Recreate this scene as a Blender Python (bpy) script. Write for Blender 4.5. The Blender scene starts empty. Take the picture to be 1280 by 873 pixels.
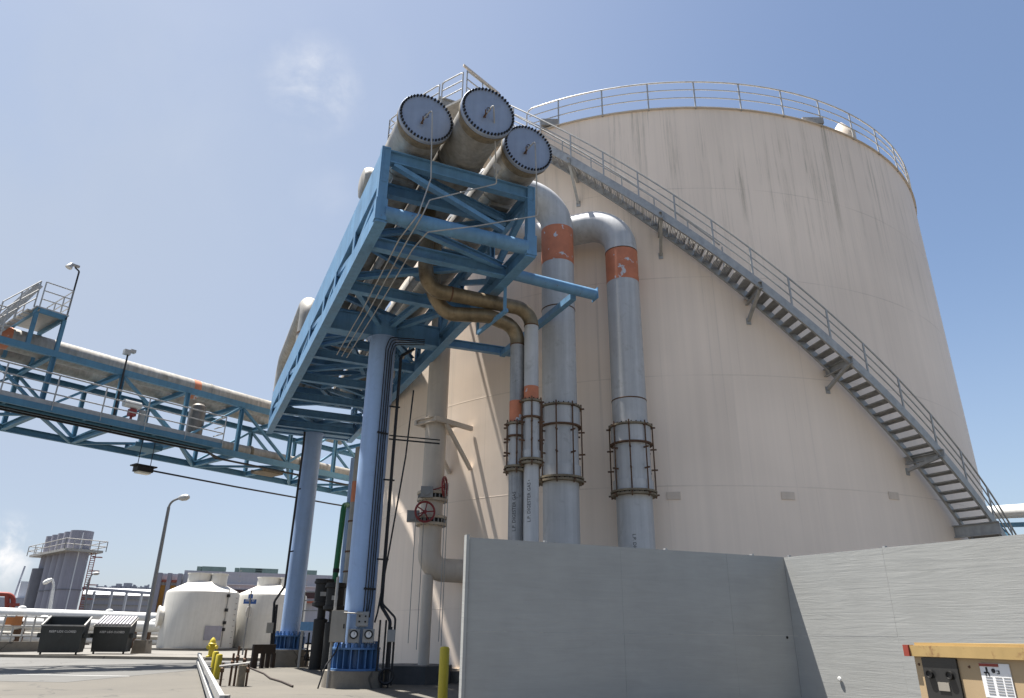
import bpy, math, random
from math import sin, cos, tan, pi, radians, atan2, hypot, sqrt
from mathutils import Vector as V, Matrix
random.seed(7)
scene = bpy.context.scene
COL = scene.collection

# ------------------------------------------------------------------ camera model (also used to lay things out)
EYE = 1.17; FOC = 891.2; PITCH = .3915; ROLL = .0126
FWD = V((0, cos(PITCH), sin(PITCH))); _r = V((1, 0, 0)); _u = _r.cross(FWD)
RIGHT = cos(ROLL)*_r + sin(ROLL)*_u; UP = -sin(ROLL)*_r + cos(ROLL)*_u
E0 = V((0, 0, EYE))
def ray(x, y): return RIGHT*((x-640)/FOC) + UP*(-(y-426.5)/FOC) + FWD
def atz(x, y, z): d = ray(x, y); return E0 + d*((z-EYE)/d.z)
def ath(x, y, h): d = ray(x, y); return E0 + d*(h/hypot(d.x, d.y))
def atplane(x, y, p, n): d = ray(x, y); return E0 + d*((p-E0).dot(n)/d.dot(n))
def xy(p, z=0): return V((p.x, p.y, z))
def proj(p):
    v = p-E0; d = v.dot(FWD); return 640+FOC*v.dot(RIGHT)/d, 426.5-FOC*v.dot(UP)/d

# ------------------------------------------------------------------ mesh builder
class MB:
    def __init__(s): s.v = []; s.f = []
    def add(s, vs, fs):
        o = len(s.v); s.v += [V(p) for p in vs]; s.f += [tuple(i+o for i in f) for f in fs]; return s
    def box(s, c, size, ex=V((1,0,0)), ey=V((0,1,0)), ez=V((0,0,1))):
        c = V(c); a, b, d = [q/2 for q in size]; vs = []
        for k in (-1, 1):
            for j in (-1, 1):
                for i in (-1, 1): vs.append(c+ex*(a*i)+ey*(b*j)+ez*(d*k))
        return s.add(vs, [(0,2,3,1),(4,5,7,6),(0,1,5,4),(2,6,7,3),(0,4,6,2),(1,3,7,5)])
    def frame(s, a, b, up):
        d = (b-a).normalized(); up = V(up)
        if abs(d.dot(up)) > .98: up = V((1,0,0)) if abs(d.x) < .9 else V((0,1,0))
        sd = d.cross(up).normalized(); return d, sd, sd.cross(d).normalized()
    def bar(s, a, b, w, h, up=(0,0,1)):
        a = V(a); b = V(b); d, sd, u2 = s.frame(a, b, up)
        return s.box((a+b)/2, ((b-a).length, w, h), d, sd, u2)
    def ibeam(s, a, b, w, h, up=(0,0,1), tf=.025, tw=.02):
        a = V(a); b = V(b); d, sd, u2 = s.frame(a, b, up); L = (b-a).length; m = (a+b)/2
        s.box(m+u2*(h/2-tf/2), (L, w, tf), d, sd, u2); s.box(m-u2*(h/2-tf/2), (L, w, tf), d, sd, u2)
        return s.box(m, (L, tw, h-2*tf), d, sd, u2)
    def channel(s, a, b, w, h, side, up=(0,0,1), t=.022):
        a = V(a); b = V(b); d, sd, u2 = s.frame(a, b, up); L = (b-a).length; m = (a+b)/2
        if sd.dot(V(side)) < 0: sd = -sd
        s.box(m-sd*(w/2-t/2), (L, t, h), d, sd, u2)
        for k in (-1, 1): s.box(m+u2*k*(h/2-t/2)+sd*t/2, (L, w-t, t), d, sd, u2)
        return s
    def angle(s, a, b, w, up=(0,0,1), t=.015):
        a = V(a); b = V(b); d, sd, u2 = s.frame(a, b, up); L = (b-a).length; m = (a+b)/2
        s.box(m, (L, w, t), d, sd, u2); return s.box(m+sd*(w/2-t/2)+u2*(w/2), (L, t, w-t), d, sd, u2)
    def tube(s, pts, r, n=12, cap=True):
        pts = [V(p) for p in pts]; N = len(pts); rs = r if isinstance(r, (list, tuple)) else [r]*N
        tg = []
        for i in range(N):
            if i == 0: t = pts[1]-pts[0]
            elif i == N-1: t = pts[-1]-pts[-2]
            else: t = (pts[i]-pts[i-1]).normalized()+(pts[i+1]-pts[i]).normalized()
            tg.append(t.normalized())
        nn = tg[0].orthogonal().normalized(); vs = []; fs = []
        for i in range(N):
            nn = (nn-tg[i]*nn.dot(tg[i])).normalized(); bb = tg[i].cross(nn); k = 1
            if 0 < i < N-1:
                c = max(.35, (pts[i]-pts[i-1]).normalized().dot(tg[i])); k = 1.0
            for j in range(n):
                a = 2*pi*j/n; vs.append(pts[i]+(nn*cos(a)+bb*sin(a))*rs[i]*k)
        for i in range(N-1):
            for j in range(n):
                q = (j+1) % n; fs.append((i*n+j, i*n+q, (i+1)*n+q, (i+1)*n+j))
        if cap: fs.append(tuple(range(n-1, -1, -1))); fs.append(tuple((N-1)*n+j for j in range(n)))
        return s.add(vs, fs)
    def lathe(s, prof, c=(0,0,0), ax=(0,0,1), n=32, a0=0, a1=2*pi, closed_profile=False):
        c = V(c); ax = V(ax).normalized(); e1 = ax.orthogonal().normalized() if abs(ax.z) < .999 else V((1,0,0)); e2 = ax.cross(e1)
        full = abs(a1-a0-2*pi) < 1e-6; m = n if full else n+1; vs = []; fs = []; K = len(prof)
        for r, z in prof:
            for j in range(m):
                a = a0+(a1-a0)*j/n; vs.append(c+ax*z+(e1*cos(a)+e2*sin(a))*max(r, 1e-4))
        for i in range(K if closed_profile else K-1):
            i2 = (i+1) % K
            for j in range(m if full else m-1):
                q = (j+1) % m; fs.append((i*m+j, i*m+q, i2*m+q, i2*m+j))
        return s.add(vs, fs)
    def prism(s, poly, z0, z1):
        n = len(poly); vs = [V((p[0], p[1], z0)) for p in poly]+[V((p[0], p[1], z1)) for p in poly]
        fs = [tuple(range(n-1, -1, -1)), tuple(range(n, 2*n))]+[(i, (i+1) % n, n+(i+1) % n, n+i) for i in range(n)]
        return s.add(vs, fs)
    def merge(s, o): return s.add(o.v, o.f)

def fillet(pts, r, n=8):
    pts = [V(p) for p in pts]; out = [pts[0]]; rr = r if isinstance(r, (list, tuple)) else [r]*len(pts)
    for i in range(1, len(pts)-1):
        a = (pts[i-1]-pts[i]); b = (pts[i+1]-pts[i]); la, lb = a.length, b.length; a.normalize(); b.normalize()
        th = a.angle(b); R = rr[i]
        if th > 3.12 or R < 1e-6: out.append(pts[i]); continue
        d = R/tan(th/2)
        lim = .98*min(la, lb)
        if d > lim: d = lim; R = d*tan(th/2)
        bis = (a+b).normalized(); c = pts[i]+bis*(R/sin(th/2)); p0 = pts[i]+a*d-c; p1 = pts[i]+b*d-c
        tot = p0.angle(p1); ax = p0.cross(p1)
        if ax.length < 1e-9: out.append(pts[i]); continue
        for k in range(n+1): out.append(c+(Matrix.Rotation(tot*k/n, 3, ax.normalized()) @ p0))
    out.append(pts[-1]); return out

BASE = {}
def link_mesh(name, mb, mat, loc, sharp=35):
    me = bpy.data.meshes.new(name); me.from_pydata([tuple(p-loc) for p in mb.v], [], mb.f); me.validate()
    bm = __import__('bmesh').new(); bm.from_mesh(me); __import__('bmesh').ops.recalc_face_normals(bm, faces=bm.faces); bm.to_mesh(me); bm.free()
    me.shade_smooth(); me.set_sharp_from_angle(angle=radians(sharp))
    me.materials.append(mat)
    o = bpy.data.objects.new(name, me); COL.objects.link(o); return o
def tag(o, label=None, cat=None, group=None, kind=None):
    if label: o['label'] = label
    if cat: o['category'] = cat
    if group: o['group'] = group
    if kind: o['kind'] = kind
    return o
def thing(name, label, cat, base, group=None):
    o = bpy.data.objects.new(name, None); COL.objects.link(o); o.location = V(base); o.empty_display_size = .3
    BASE[o.name] = V(base); return tag(o, label, cat, group)
def part(name, mb, mat, parent, label=None, sharp=35):
    b = BASE[parent.name]; o = link_mesh(name, mb, mat, b, sharp); o.parent = parent; BASE[o.name] = b
    return tag(o, label)
def solo(name, mb, mat, label, cat, base, group=None, sharp=35):
    b = V(base); o = link_mesh(name, mb, mat, b, sharp); o.location = b; BASE[o.name] = b; return tag(o, label, cat, group)
def struct(name, mb, mat, base=(0,0,0)):
    b = V(base); o = link_mesh(name, mb, mat, b); o.location = b; o['kind'] = 'structure'; BASE[o.name] = b; return o
def copy_part(src, parent, offset=V((0,0,0))):
    o = src.copy(); COL.objects.link(o); o.parent = parent; o.location = src.location + offset; return o
def copy_tree(root, loc, label=None, rz=None):
    r = root.copy(); COL.objects.link(r); r.location = V(loc)
    if rz is not None: r.rotation_euler = (0, 0, rz)
    if label: r['label'] = label
    for ch in list(root.children):
        c = ch.copy(); COL.objects.link(c); c.parent = r
        for g in list(ch.children):
            d = g.copy(); COL.objects.link(d); d.parent = c
    return r

def text_mb(txt, size, depth=.004):
    cu = bpy.data.curves.new('text_tmp', 'FONT'); cu.body = txt; cu.size = size; cu.extrude = depth/2; cu.resolution_u = 2
    cu.align_x = 'CENTER'; cu.align_y = 'CENTER'
    ob = bpy.data.objects.new('text_tmp', cu); COL.objects.link(ob); bpy.context.view_layer.update()
    me = ob.evaluated_get(bpy.context.evaluated_depsgraph_get()).to_mesh()
    vs = [v.co.copy() for v in me.vertices]; fs = [tuple(p.vertices) for p in me.polygons]
    ob.to_mesh_clear(); bpy.data.objects.remove(ob); bpy.data.curves.remove(cu); return vs, fs
def text_on(txt, size, c, ex, ey, depth=.006):
    vs, fs = text_mb(txt, size, depth); ez = ex.cross(ey); c = V(c)
    return MB().add([c+ex*p.x+ey*p.y+ez*p.z for p in vs], fs)

# ------------------------------------------------------------------ materials
class NT:
    def __init__(s, name):
        s.m = bpy.data.materials.new(name); s.m.use_nodes = True; s.t = s.m.node_tree; s.n = s.t.nodes; s.b = s.n['Principled BSDF']
        s.co = s.n.new('ShaderNodeTexCoord').outputs['Object']
    def new(s, k, **kw):
        o = s.n.new(k)
        for a, b in kw.items(): setattr(o, a, b)
        return o
    def link(s, a, b): s.t.links.new(a, b)
    def math(s, op, a, b=None, c=None, clamp=False):
        o = s.new('ShaderNodeMath', operation=op); o.use_clamp = clamp
        for i, x in enumerate((a, b, c)):
            if x is None: continue
            if isinstance(x, (int, float)): o.inputs[i].default_value = x
            else: s.link(x, o.inputs[i])
        return o.outputs[0]
    def map(s, scale, vec=None):
        o = s.new('ShaderNodeMapping'); o.inputs['Scale'].default_value = scale; s.link(vec or s.co, o.inputs['Vector']); return o.outputs[0]
    def noise(s, scale, detail=5, rough=.6, vec=None, dist=0):
        o = s.new('ShaderNodeTexNoise'); o.inputs['Scale'].default_value = scale; o.inputs['Detail'].default_value = detail
        o.inputs['Roughness'].default_value = rough; o.inputs['Distortion'].default_value = dist; s.link(vec or s.co, o.inputs['Vector']); return o.outputs['Fac']
    def ramp(s, fac, lo, hi, a=0, b=1):
        o = s.new('ShaderNodeMapRange'); o.inputs[1].default_value = lo; o.inputs[2].default_value = hi
        o.inputs[3].default_value = a; o.inputs[4].default_value = b; s.link(fac, o.inputs[0]); return o.outputs[0]
    def mix(s, fac, a, b, mode='MIX'):
        o = s.new('ShaderNodeMix', data_type='RGBA', blend_type=mode)
        for i, x in ((0, fac), (6, a), (7, b)):
            if isinstance(x, (int, float)): o.inputs[i].default_value = x
            elif isinstance(x, tuple): o.inputs[i].default_value = (*x, 1)
            else: s.link(x, o.inputs[i])
        return o.outputs[2]
    def color(s, c): s.link(c, s.b.inputs['Base Color'])
    def bump(s, h, strength=.3, dist=.02):
        o = s.new('ShaderNodeBump'); o.inputs['Strength'].default_value = strength; o.inputs['Distance'].default_value = dist
        s.link(h, o.inputs['Height']); s.link(o.outputs[0], s.b.inputs['Normal'])

def paint(name, col, rough=.55, metal=0, var=.14, scale=1.5, streak=.12, dirt=None, dirt_amt=.35, dirt_scale=2.5, bump=0, spec=.4, rust=0, chalk=None):
    t = NT(name); c = tuple(col)
    n1 = t.noise(scale, 6, .65); v = t.ramp(n1, .3, .7, 1-var, 1+var)
    st = t.noise(1, 4, .6, t.map((7, 7, .35))); v2 = t.ramp(st, .35, .75, 1, 1-streak)
    mul = t.math('MULTIPLY', v, v2)
    cc = t.new('ShaderNodeCombineColor'); [t.link(mul, cc.inputs[i]) for i in range(3)]
    out = t.mix(1.0, c, cc.outputs[0], 'MULTIPLY')
    if dirt:
        dn = t.noise(dirt_scale, 8, .7, dist=.4); f = t.ramp(dn, .56, .7, 0, dirt_amt); f = t.math('MINIMUM', t.math('MAXIMUM', f, 0), 1)
        out = t.mix(f, out, tuple(dirt))
    if chalk:
        cn = t.ramp(t.noise(1.1, 6, .7, t.map((1, 1, 1.6)), .6), .45, .75, 0, .55); cn = t.math('MAXIMUM', cn, 0); out = t.mix(cn, out, tuple(chalk))
    if rust:
        r1 = t.ramp(t.noise(9, 6, .75, dist=.5), .64, .68, 0, 1); r2 = t.ramp(t.noise(.9, 3, .5), .45, .6, 0, rust)
        rf = t.math('MULTIPLY', t.math('MAXIMUM', r1, 0), t.math('MAXIMUM', r2, 0)); rf = t.math('MINIMUM', rf, rust); out = t.mix(rf, out, (.10, .045, .02))
    t.color(out); t.b.inputs['Metallic'].default_value = metal
    rn = t.ramp(n1, .3, .7, max(.05, rough-.1), min(1, rough+.12)); t.link(rn, t.b.inputs['Roughness'])
    t.b.inputs['Specular IOR Level'].default_value = spec
    if bump: t.bump(t.noise(scale*8, 5, .6), bump, .01)
    return t.m

M = {}
M['blue'] = paint('blue_steel_paint', (.115, .255, .42), .5, dirt=(.045, .10, .16), dirt_amt=.5, streak=.25, dirt_scale=1.6, rust=.85, chalk=(.13, .225, .33))
M['blue_light'] = paint('pale_blue_paint', (.28, .395, .60), .5, var=.08, dirt=(.14, .2, .32), dirt_amt=.3, streak=.14, rust=.35, chalk=(.24, .34, .5))
M['blue_base'] = paint('deep_blue_paint', (.07, .16, .33), .45, dirt=(.12, .2, .34), dirt_amt=.3)
M['blue_bridge'] = paint('teal_blue_paint', (.07, .19, .29), .55, dirt=(.04, .10, .14), dirt_amt=.5, streak=.2, rust=.85, chalk=(.09, .19, .26))
M['alu'] = paint('weathered_aluminium', (.33, .315, .285), .55, .2, .25, 1.2, .4, dirt=(.16, .12, .075), dirt_amt=.75, dirt_scale=1.3)
M['blind'] = paint('grey_flange_paint', (.29, .335, .415), .45, .3, .1, 1.5, .15, dirt=(.24, .22, .19), dirt_amt=.55, dirt_scale=1.6)
M['pipe_grey'] = paint('silver_grey_paint', (.46, .465, .47), .6, .1, .12, 1.1, .22, dirt=(.2, .19, .17), dirt_amt=.4, dirt_scale=2.2)
M['insul'] = paint('brown_stained_steel', (.21, .165, .105), .42, .45, .35, 3, .3, dirt=(.09, .055, .03), dirt_amt=.75)
M['galv'] = paint('galvanized_steel', (.37, .37, .36), .5, .35, .18, 6, .15, dirt=(.2, .17, .13), dirt_amt=.3)
M['galv_dark'] = paint('weathered_galvanized', (.33, .32, .30), .6, .2, .2, 5, .2, dirt=(.12, .08, .05), dirt_amt=.45)
M['dark_brown'] = paint('dark_brown_steel', (.035, .025, .02), .7, dirt=(.08, .05, .035), dirt_amt=.5)
M['rust'] = paint('rusty_steel', (.11, .06, .035), .8, .1, .4, 6, .2, dirt=(.22, .17, .11), dirt_amt=.6)
M['rust_flange'] = paint('stained_flange', (.20, .165, .115), .75, .1, .35, 7, .2, dirt=(.05, .035, .02), dirt_amt=.7, dirt_scale=6)
M['bolt'] = paint('dark_bolt_steel', (.02, .019, .018), .6, .3)
M['black'] = paint('black_conduit', (.016, .016, .018), .55, dirt=(.05, .045, .04), dirt_amt=.3)
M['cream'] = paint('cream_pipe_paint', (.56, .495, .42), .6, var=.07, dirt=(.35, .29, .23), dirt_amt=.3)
M['cream_dark'] = paint('cream_flange_paint', (.50, .42, .32), .7, dirt=(.2, .14, .08), dirt_amt=.5)  # browner, rougher cream for valve bodies and the tank's bottom ring
M['red'] = paint('red_valve_paint', (.22, .03, .03), .5, dirt=(.1, .02, .02), dirt_amt=.5)
M['box_grey'] = paint('grey_enclosure', (.27, .27, .265), .55, dirt=(.2, .2, .2), dirt_amt=.2)
M['box_tan'] = paint('putty_enclosure', (.29, .265, .225), .6, dirt=(.22, .2, .17), dirt_amt=.2)
M['white'] = paint('white_enamel', (.55, .55, .535), .5, var=.06)
M['yellow'] = paint('yellow_safety_paint', (.42, .335, .02), .5, var=.1, dirt=(.35, .27, .04), dirt_amt=.4)
M['green'] = paint('green_pipe_paint', (.015, .13, .05), .5)
M['dumpster'] = paint('charcoal_dumpster_paint', (.028, .031, .031), .6, var=.25, dirt=(.07, .065, .06), dirt_amt=.5)
M['lid'] = paint('grey_plastic_lid', (.33, .32, .34), .5)
M['lampgrey'] = paint('grey_lamp_post', (.16, .165, .17), .5, .3)
M['stack'] = paint('mauve_grey_cladding', (.25, .245, .285), .6, .1, .1, .35, .15, dirt=(.18, .17, .19), dirt_amt=.4, dirt_scale=.3)
M['stack_dark'] = paint('dark_grey_cladding', (.14, .14, .16), .6)
M['bld'] = paint('grey_cladding', (.37, .37, .41), .7, var=.05, scale=.3)
M['bld_dark'] = paint('dark_opening', (.05, .035, .035), .8)
M['bld_light'] = paint('pale_cladding', (.55, .56, .58), .7, var=.05, scale=.3)
M['orange_panel'] = paint('orange_cladding', (.40, .19, .03), .6, var=.08, scale=.4)
M['brick'] = paint('red_band', (.35, .12, .08), .8)
M['roofunit'] = paint('dark_green_unit', (.08, .12, .11), .7)
M['redpaint'] = paint('red_pipe_paint', (.24, .04, .025), .6)
M['far'] = paint('far_grey_steel', (.28, .29, .33), .8)
M['farblue'] = paint('far_blue_sheet', (.10, .14, .34), .8)
M['sign'] = paint('blue_sign_face', (.02, .07, .24), .5)
M['lettering_black'] = paint('black_lettering', (.02, .02, .022), .7)
M['lettering_white'] = paint('white_lettering', (.6, .6, .6), .7)
M['paper'] = paint('paper_label', (.68, .68, .68), .7, var=.04)
M['glass'] = paint('smoked_glass', (.03, .03, .03), .12)
M['lampglass'] = paint('frosted_lamp_glass', (.62, .60, .50), .3)

def mat_orange():
    t = NT('peeling_orange_paint')
    n = t.noise(2.6, 7, .62, t.map((1, 1, .8)), .3); f = t.ramp(n, .585, .60, 0, 1); f = t.math('MINIMUM', t.math('MAXIMUM', f, 0), 1)
    v = t.ramp(t.noise(3), .3, .7, .82, 1.12); cc = t.new('ShaderNodeCombineColor'); [t.link(v, cc.inputs[i]) for i in range(3)]
    t.color(t.mix(f, t.mix(1.0, (.46, .155, .075), cc.outputs[0], 'MULTIPLY'), (.46, .47, .49))); t.b.inputs['Roughness'].default_value = .6; return t.m
M['orange'] = mat_orange()

def mat_tank():
    t = NT('stained_cream_tank_paint'); R = 11.575
    sx = t.new('ShaderNodeSeparateXYZ'); t.link(t.co, sx.inputs[0]); x, y, z = sx.outputs
    u = t.math('MULTIPLY', t.math('ARCTAN2', x, y), R)
    cv = t.new('ShaderNodeCombineXYZ'); t.link(u, cv.inputs[0]); t.link(z, cv.inputs[1]); uv = cv.outputs[0]
    base = (.80, .675, .56)
    big = t.ramp(t.noise(.25, 4, .5, uv), .3, .7, .93, 1.06)
    rib = t.ramp(t.noise(1, 3, .6, t.map((4.5, .03, 1), uv)), .3, .7, .965, 1.03)
    k = t.math('MULTIPLY', big, rib); cc = t.new('ShaderNodeCombineColor'); [t.link(k, cc.inputs[i]) for i in range(3)]
    col = t.mix(1.0, base, cc.outputs[0], 'MULTIPLY')
    # rain streaks, running down from the rim
    zm = t.ramp(z, 8.0, 17.0, 0, 1); zm = t.math('MAXIMUM', zm, 0); zm = t.math('POWER', zm, 1.3)
    wide = t.ramp(t.noise(.2, 2, .5, uv), .34, .56, .15, 1); wide = t.math('MINIMUM', t.math('MAXIMUM', wide, .12), 1)
    s1 = t.ramp(t.noise(1, 8, .78, t.map((4.2, .09, 1), uv), .25), .50, .68, 0, 1); s1 = t.math('MINIMUM', t.math('MAXIMUM', s1, 0), 1)
    brk = t.ramp(t.noise(1, 6, .7, t.map((2.2, .45, 1), uv)), .36, .62, .1, 1)
    f = t.math('MULTIPLY', t.math('MULTIPLY', s1, zm), t.math('MULTIPLY', wide, brk)); f = t.math('MULTIPLY', f, 1.2, clamp=True); f = t.math('MINIMUM', f, .65)
    col = t.mix(f, col, (.215, .195, .135))
    # thin grime streaks lower on the shell
    s2 = t.ramp(t.noise(1, 4, .6, t.map((6, .05, 1), uv)), .62, .8, 0, .35); s2 = t.math('MAXIMUM', s2, 0)
    s2 = t.math('MULTIPLY', s2, t.math('MAXIMUM', t.ramp(z, 3, 9, .1, 1), 0)); s2 = t.math('MINIMUM', s2, .3)
    col = t.mix(s2, col, (.27, .24, .21))
    # fine vertical drips
    # course welds
    seam = None
    for zs in (1.84, 4.85, 7.92, 10.98, 14.07):
        d = t.math('ABSOLUTE', t.math('SUBTRACT', z, zs)); b = t.ramp(d, .008, .022, 1, 0); b = t.math('MAXIMUM', t.math('MINIMUM', b, 1), 0)
        seam = b if seam is None else t.math('MAXIMUM', seam, b)
    course = t.math('FLOOR', t.math('DIVIDE', t.math('SUBTRACT', z, 1.84), 3.06))
    uu = t.math('ADD', u, t.math('MULTIPLY', course, 3.7)); md = t.math('ABSOLUTE', t.math('SUBTRACT', t.math('PINGPONG', uu, 4.55), 2.0))
    vb = t.ramp(md, .006, .018, .5, 0); vb = t.math('MAXIMUM', vb, 0)
    br = t.ramp(t.noise(.7, 3, .6, uv), .35, .6, .15, 1)
    sm = t.math('MULTIPLY', t.math('MAXIMUM', seam, vb), br, clamp=True)
    col = t.mix(t.math('MULTIPLY', sm, .24), col, (.26, .2, .15))
    t.color(col); t.b.inputs['Roughness'].default_value = .55; t.b.inputs['Specular IOR Level'].default_value = .35
    h = t.math('ADD', t.math('MULTIPLY', sm, .35), t.noise(.55, 3, .5, uv)); t.bump(h, .25, .03)
    return t.m
M['tank'] = mat_tank()
M['vessel'] = paint('tarnished_vessel_steel', (.17, .155, .14), .45, .4, .2, 3, .35)

def mat_ply(name, col):
    t = NT(name)
    g = t.noise(1, 6, .65, t.map((1.1, 1.1, 9)), 1.2); g2 = t.noise(1, 4, .6, t.map((.5, .5, 22)), 2.0)
    v = t.ramp(g, .3, .7, .95, 1.05); v2 = t.ramp(t.noise(1.1, 5), .35, .7, 1.04, .92)
    k = t.math('MULTIPLY', v, v2); cc = t.new('ShaderNodeCombineColor'); [t.link(k, cc.inputs[i]) for i in range(3)]
    sc = t.ramp(t.noise(7, 7, .75, dist=.8), .72, .76, 0, .5); sc = t.math('MAXIMUM', sc, 0)
    t.color(t.mix(sc, t.mix(1.0, col, cc.outputs[0], 'MULTIPLY'), (.2, .19, .18)))
    t.b.inputs['Roughness'].default_value = .7
    t.bump(t.math('ADD', t.math('MULTIPLY', g, .8), t.math('MULTIPLY', g2, .5)), .3, .012); return t.m
M['ply'] = mat_ply('grey_painted_plywood', (.315, .318, .304))

def mat_ground(name, c1, c2, crack=True, sc=.25):
    t = NT(name)
    n = t.noise(sc, 8, .65); f = t.ramp(n, .35, .68, 0, 1); f = t.math('MINIMUM', t.math('MAXIMUM', f, 0), 1)
    fine = t.ramp(t.noise(40, 4, .7), .3, .7, .88, 1.1); cc = t.new('ShaderNodeCombineColor'); [t.link(fine, cc.inputs[i]) for i in range(3)]
    col = t.mix(1.0, t.mix(f, c1, c2), cc.outputs[0], 'MULTIPLY')
    st = t.ramp(t.noise(.9, 6, .7, dist=1), .6, .75, 0, .45); st = t.math('MAXIMUM', st, 0); col = t.mix(st, col, (.06, .056, .05))
    vo = t.new('ShaderNodeTexVoronoi', feature='DISTANCE_TO_EDGE'); vo.inputs['Scale'].default_value = .22
    wv = t.new('ShaderNodeVectorMath', operation='ADD'); nz = t.new('ShaderNodeTexNoise'); nz.inputs['Scale'].default_value = 1.3; t.link(t.co, nz.inputs['Vector']); t.link(t.co, wv.inputs[0]); t.link(nz.outputs['Color'], wv.inputs[1]); t.link(wv.outputs[0], vo.inputs['Vector'])
    ck = t.ramp(vo.outputs['Distance'], .003, .007, .65, 0); ck = t.math('MAXIMUM', ck, 0)
    pt = t.ramp(t.noise(.13, 2, .4), .52, .54, 0, .22); pt = t.math('MINIMUM', t.math('MAXIMUM', pt, 0), .22)
    col = t.mix(pt, col, tuple(q*.6 for q in c2)); col = t.mix(ck, col, (.03, .028, .025))
    t.color(col); t.b.inputs['Roughness'].default_value = .85; t.bump(t.noise(30, 5, .7), .2, .01); return t.m
M['ground'] = mat_ground('yard_concrete', (.096, .087, .071), (.073, .067, .056))
M['asphalt'] = mat_ground('worn_asphalt', (.10, .098, .092), (.076, .075, .07))
M['pavement'] = mat_ground('pale_pavement_concrete', (.145, .135, .118), (.118, .112, .10))
M['concrete'] = mat_ground('pedestal_concrete', (.23, .205, .165), (.15, .13, .105), sc=1.5)
M['concrete_dark'] = mat_ground('dark_grey_concrete', (.10, .10, .10), (.06, .06, .062), sc=1.5)  # darker, greyer mix than the pedestal concrete, for the support block

def mat_gen():
    t = NT('faded_tan_paint')
    n = t.noise(3.2, 8, .72, dist=.5); f = t.ramp(n, .6, .68, 0, .85); f = t.math('MINIMUM', t.math('MAXIMUM', f, 0), 1)
    v = t.ramp(t.noise(1.2, 6), .3, .7, .85, 1.1); cc = t.new('ShaderNodeCombineColor'); [t.link(v, cc.inputs[i]) for i in range(3)]
    f2 = t.ramp(t.noise(26, 6, .7, dist=.6), .66, .7, 0, .8); f2 = t.math('MINIMUM', t.math('MAXIMUM', f2, 0), 1)
    t.color(t.mix(f2, t.mix(t.math('MULTIPLY', f, .55), t.mix(1.0, (.37, .27, .155), cc.outputs[0], 'MULTIPLY'), (.42, .33, .22)), (.16, .08, .04)))
    t.b.inputs['Roughness'].default_value = .6; return t.m
M['gen'] = mat_gen()
M['gen_edge'] = paint('mustard_trim_paint', (.37, .255, .105), .5, dirt=(.14, .06, .03), dirt_amt=.8, dirt_scale=9)

# ------------------------------------------------------------------ world, sun
SUN_AZ = radians(-67); SUN_EL = radians(72.5)
w = bpy.data.worlds.new('World'); scene.world = w; w.use_nodes = True
nt = w.node_tree; bg = nt.nodes['Background']
sky = nt.nodes.new('ShaderNodeTexSky'); sky.sky_type = 'NISHITA'; sky.sun_disc = False
sky.sun_elevation = SUN_EL; sky.sun_rotation = SUN_AZ; sky.air_density = 1.0; sky.dust_density = 1.3; sky.ozone_density = 1.0; sky.altitude = 0
tc = nt.nodes.new('ShaderNodeTexCoord')
def wn(k, **kw):
    o = nt.nodes.new(k)
    for a, b in kw.items(): setattr(o, a, b)
    return o
def wmath(op, a, b=None, clamp=False):
    o = wn('ShaderNodeMath', operation=op); o.use_clamp = clamp
    for i, q in enumerate((a, b)):
        if q is None: continue
        if isinstance(q, (int, float)): o.inputs[i].default_value = q
        else: nt.links.new(q, o.inputs[i])
    return o.outputs[0]
def cloud(px, rad, amt, lo, hi, scale):
    d = ray(*px).normalized(); dt = wn('ShaderNodeVectorMath', operation='DISTANCE'); nt.links.new(tc.outputs['Generated'], dt.inputs[0]); dt.inputs[1].default_value = d
    mr = wn('ShaderNodeMapRange'); mr.interpolation_type = 'SMOOTHSTEP'; nt.links.new(dt.outputs['Value'], mr.inputs[0]); mr.inputs[1].default_value = rad; mr.inputs[2].default_value = 0
    nz = wn('ShaderNodeTexNoise'); nz.inputs['Scale'].default_value = scale; nz.inputs['Detail'].default_value = 8; nz.inputs['Roughness'].default_value = .58; nz.inputs['Distortion'].default_value = .3
    nt.links.new(tc.outputs['Generated'], nz.inputs['Vector'])
    nr = wn('ShaderNodeMapRange'); nr.interpolation_type = 'SMOOTHSTEP'; nt.links.new(nz.outputs['Fac'], nr.inputs[0]); nr.inputs[1].default_value = lo; nr.inputs[2].default_value = hi
    return wmath('MULTIPLY', wmath('MULTIPLY', mr.outputs[0], nr.outputs[0]), amt)
cl = cloud((392, 108), .085, .95, .36, .78, 9)
cl = wmath('MAXIMUM', cl, cloud((2, 690), .05, 1.3, .36, .66, 22))
cl = wmath('MAXIMUM', cl, cloud((280, 240), .5, .10, .42, .8, 3.5))
cl = wmath('MAXIMUM', cl, cloud((410, 245), .06, .14, .36, .8, 8))
# thin high veil: thickest in the hazy left part of the sky and low over the horizon
sxyz = wn('ShaderNodeSeparateXYZ'); nt.links.new(tc.outputs['Generated'], sxyz.inputs[0])
hz_ = wn('ShaderNodeMapRange'); hz_.interpolation_type = 'SMOOTHSTEP'; nt.links.new(sxyz.outputs[2], hz_.inputs[0])
for i_, v_ in ((1, .45), (2, -.05), (3, 0), (4, .5)): hz_.inputs[i_].default_value = v_
veil = wmath('MAXIMUM', hz_.outputs[0], cloud((20, 330), 1.05, .95, .05, .5, 1.3))
mv = wn('ShaderNodeMix', data_type='RGBA'); nt.links.new(veil, mv.inputs[0]); nt.links.new(sky.outputs[0], mv.inputs[6]); mv.inputs[7].default_value = (3.15, 3.65, 4.55, 1)
mx = wn('ShaderNodeMix', data_type='RGBA'); nt.links.new(cl, mx.inputs[0]); nt.links.new(mv.outputs[2], mx.inputs[6]); mx.inputs[7].default_value = (6.2, 6.2, 6.3, 1)
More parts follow.
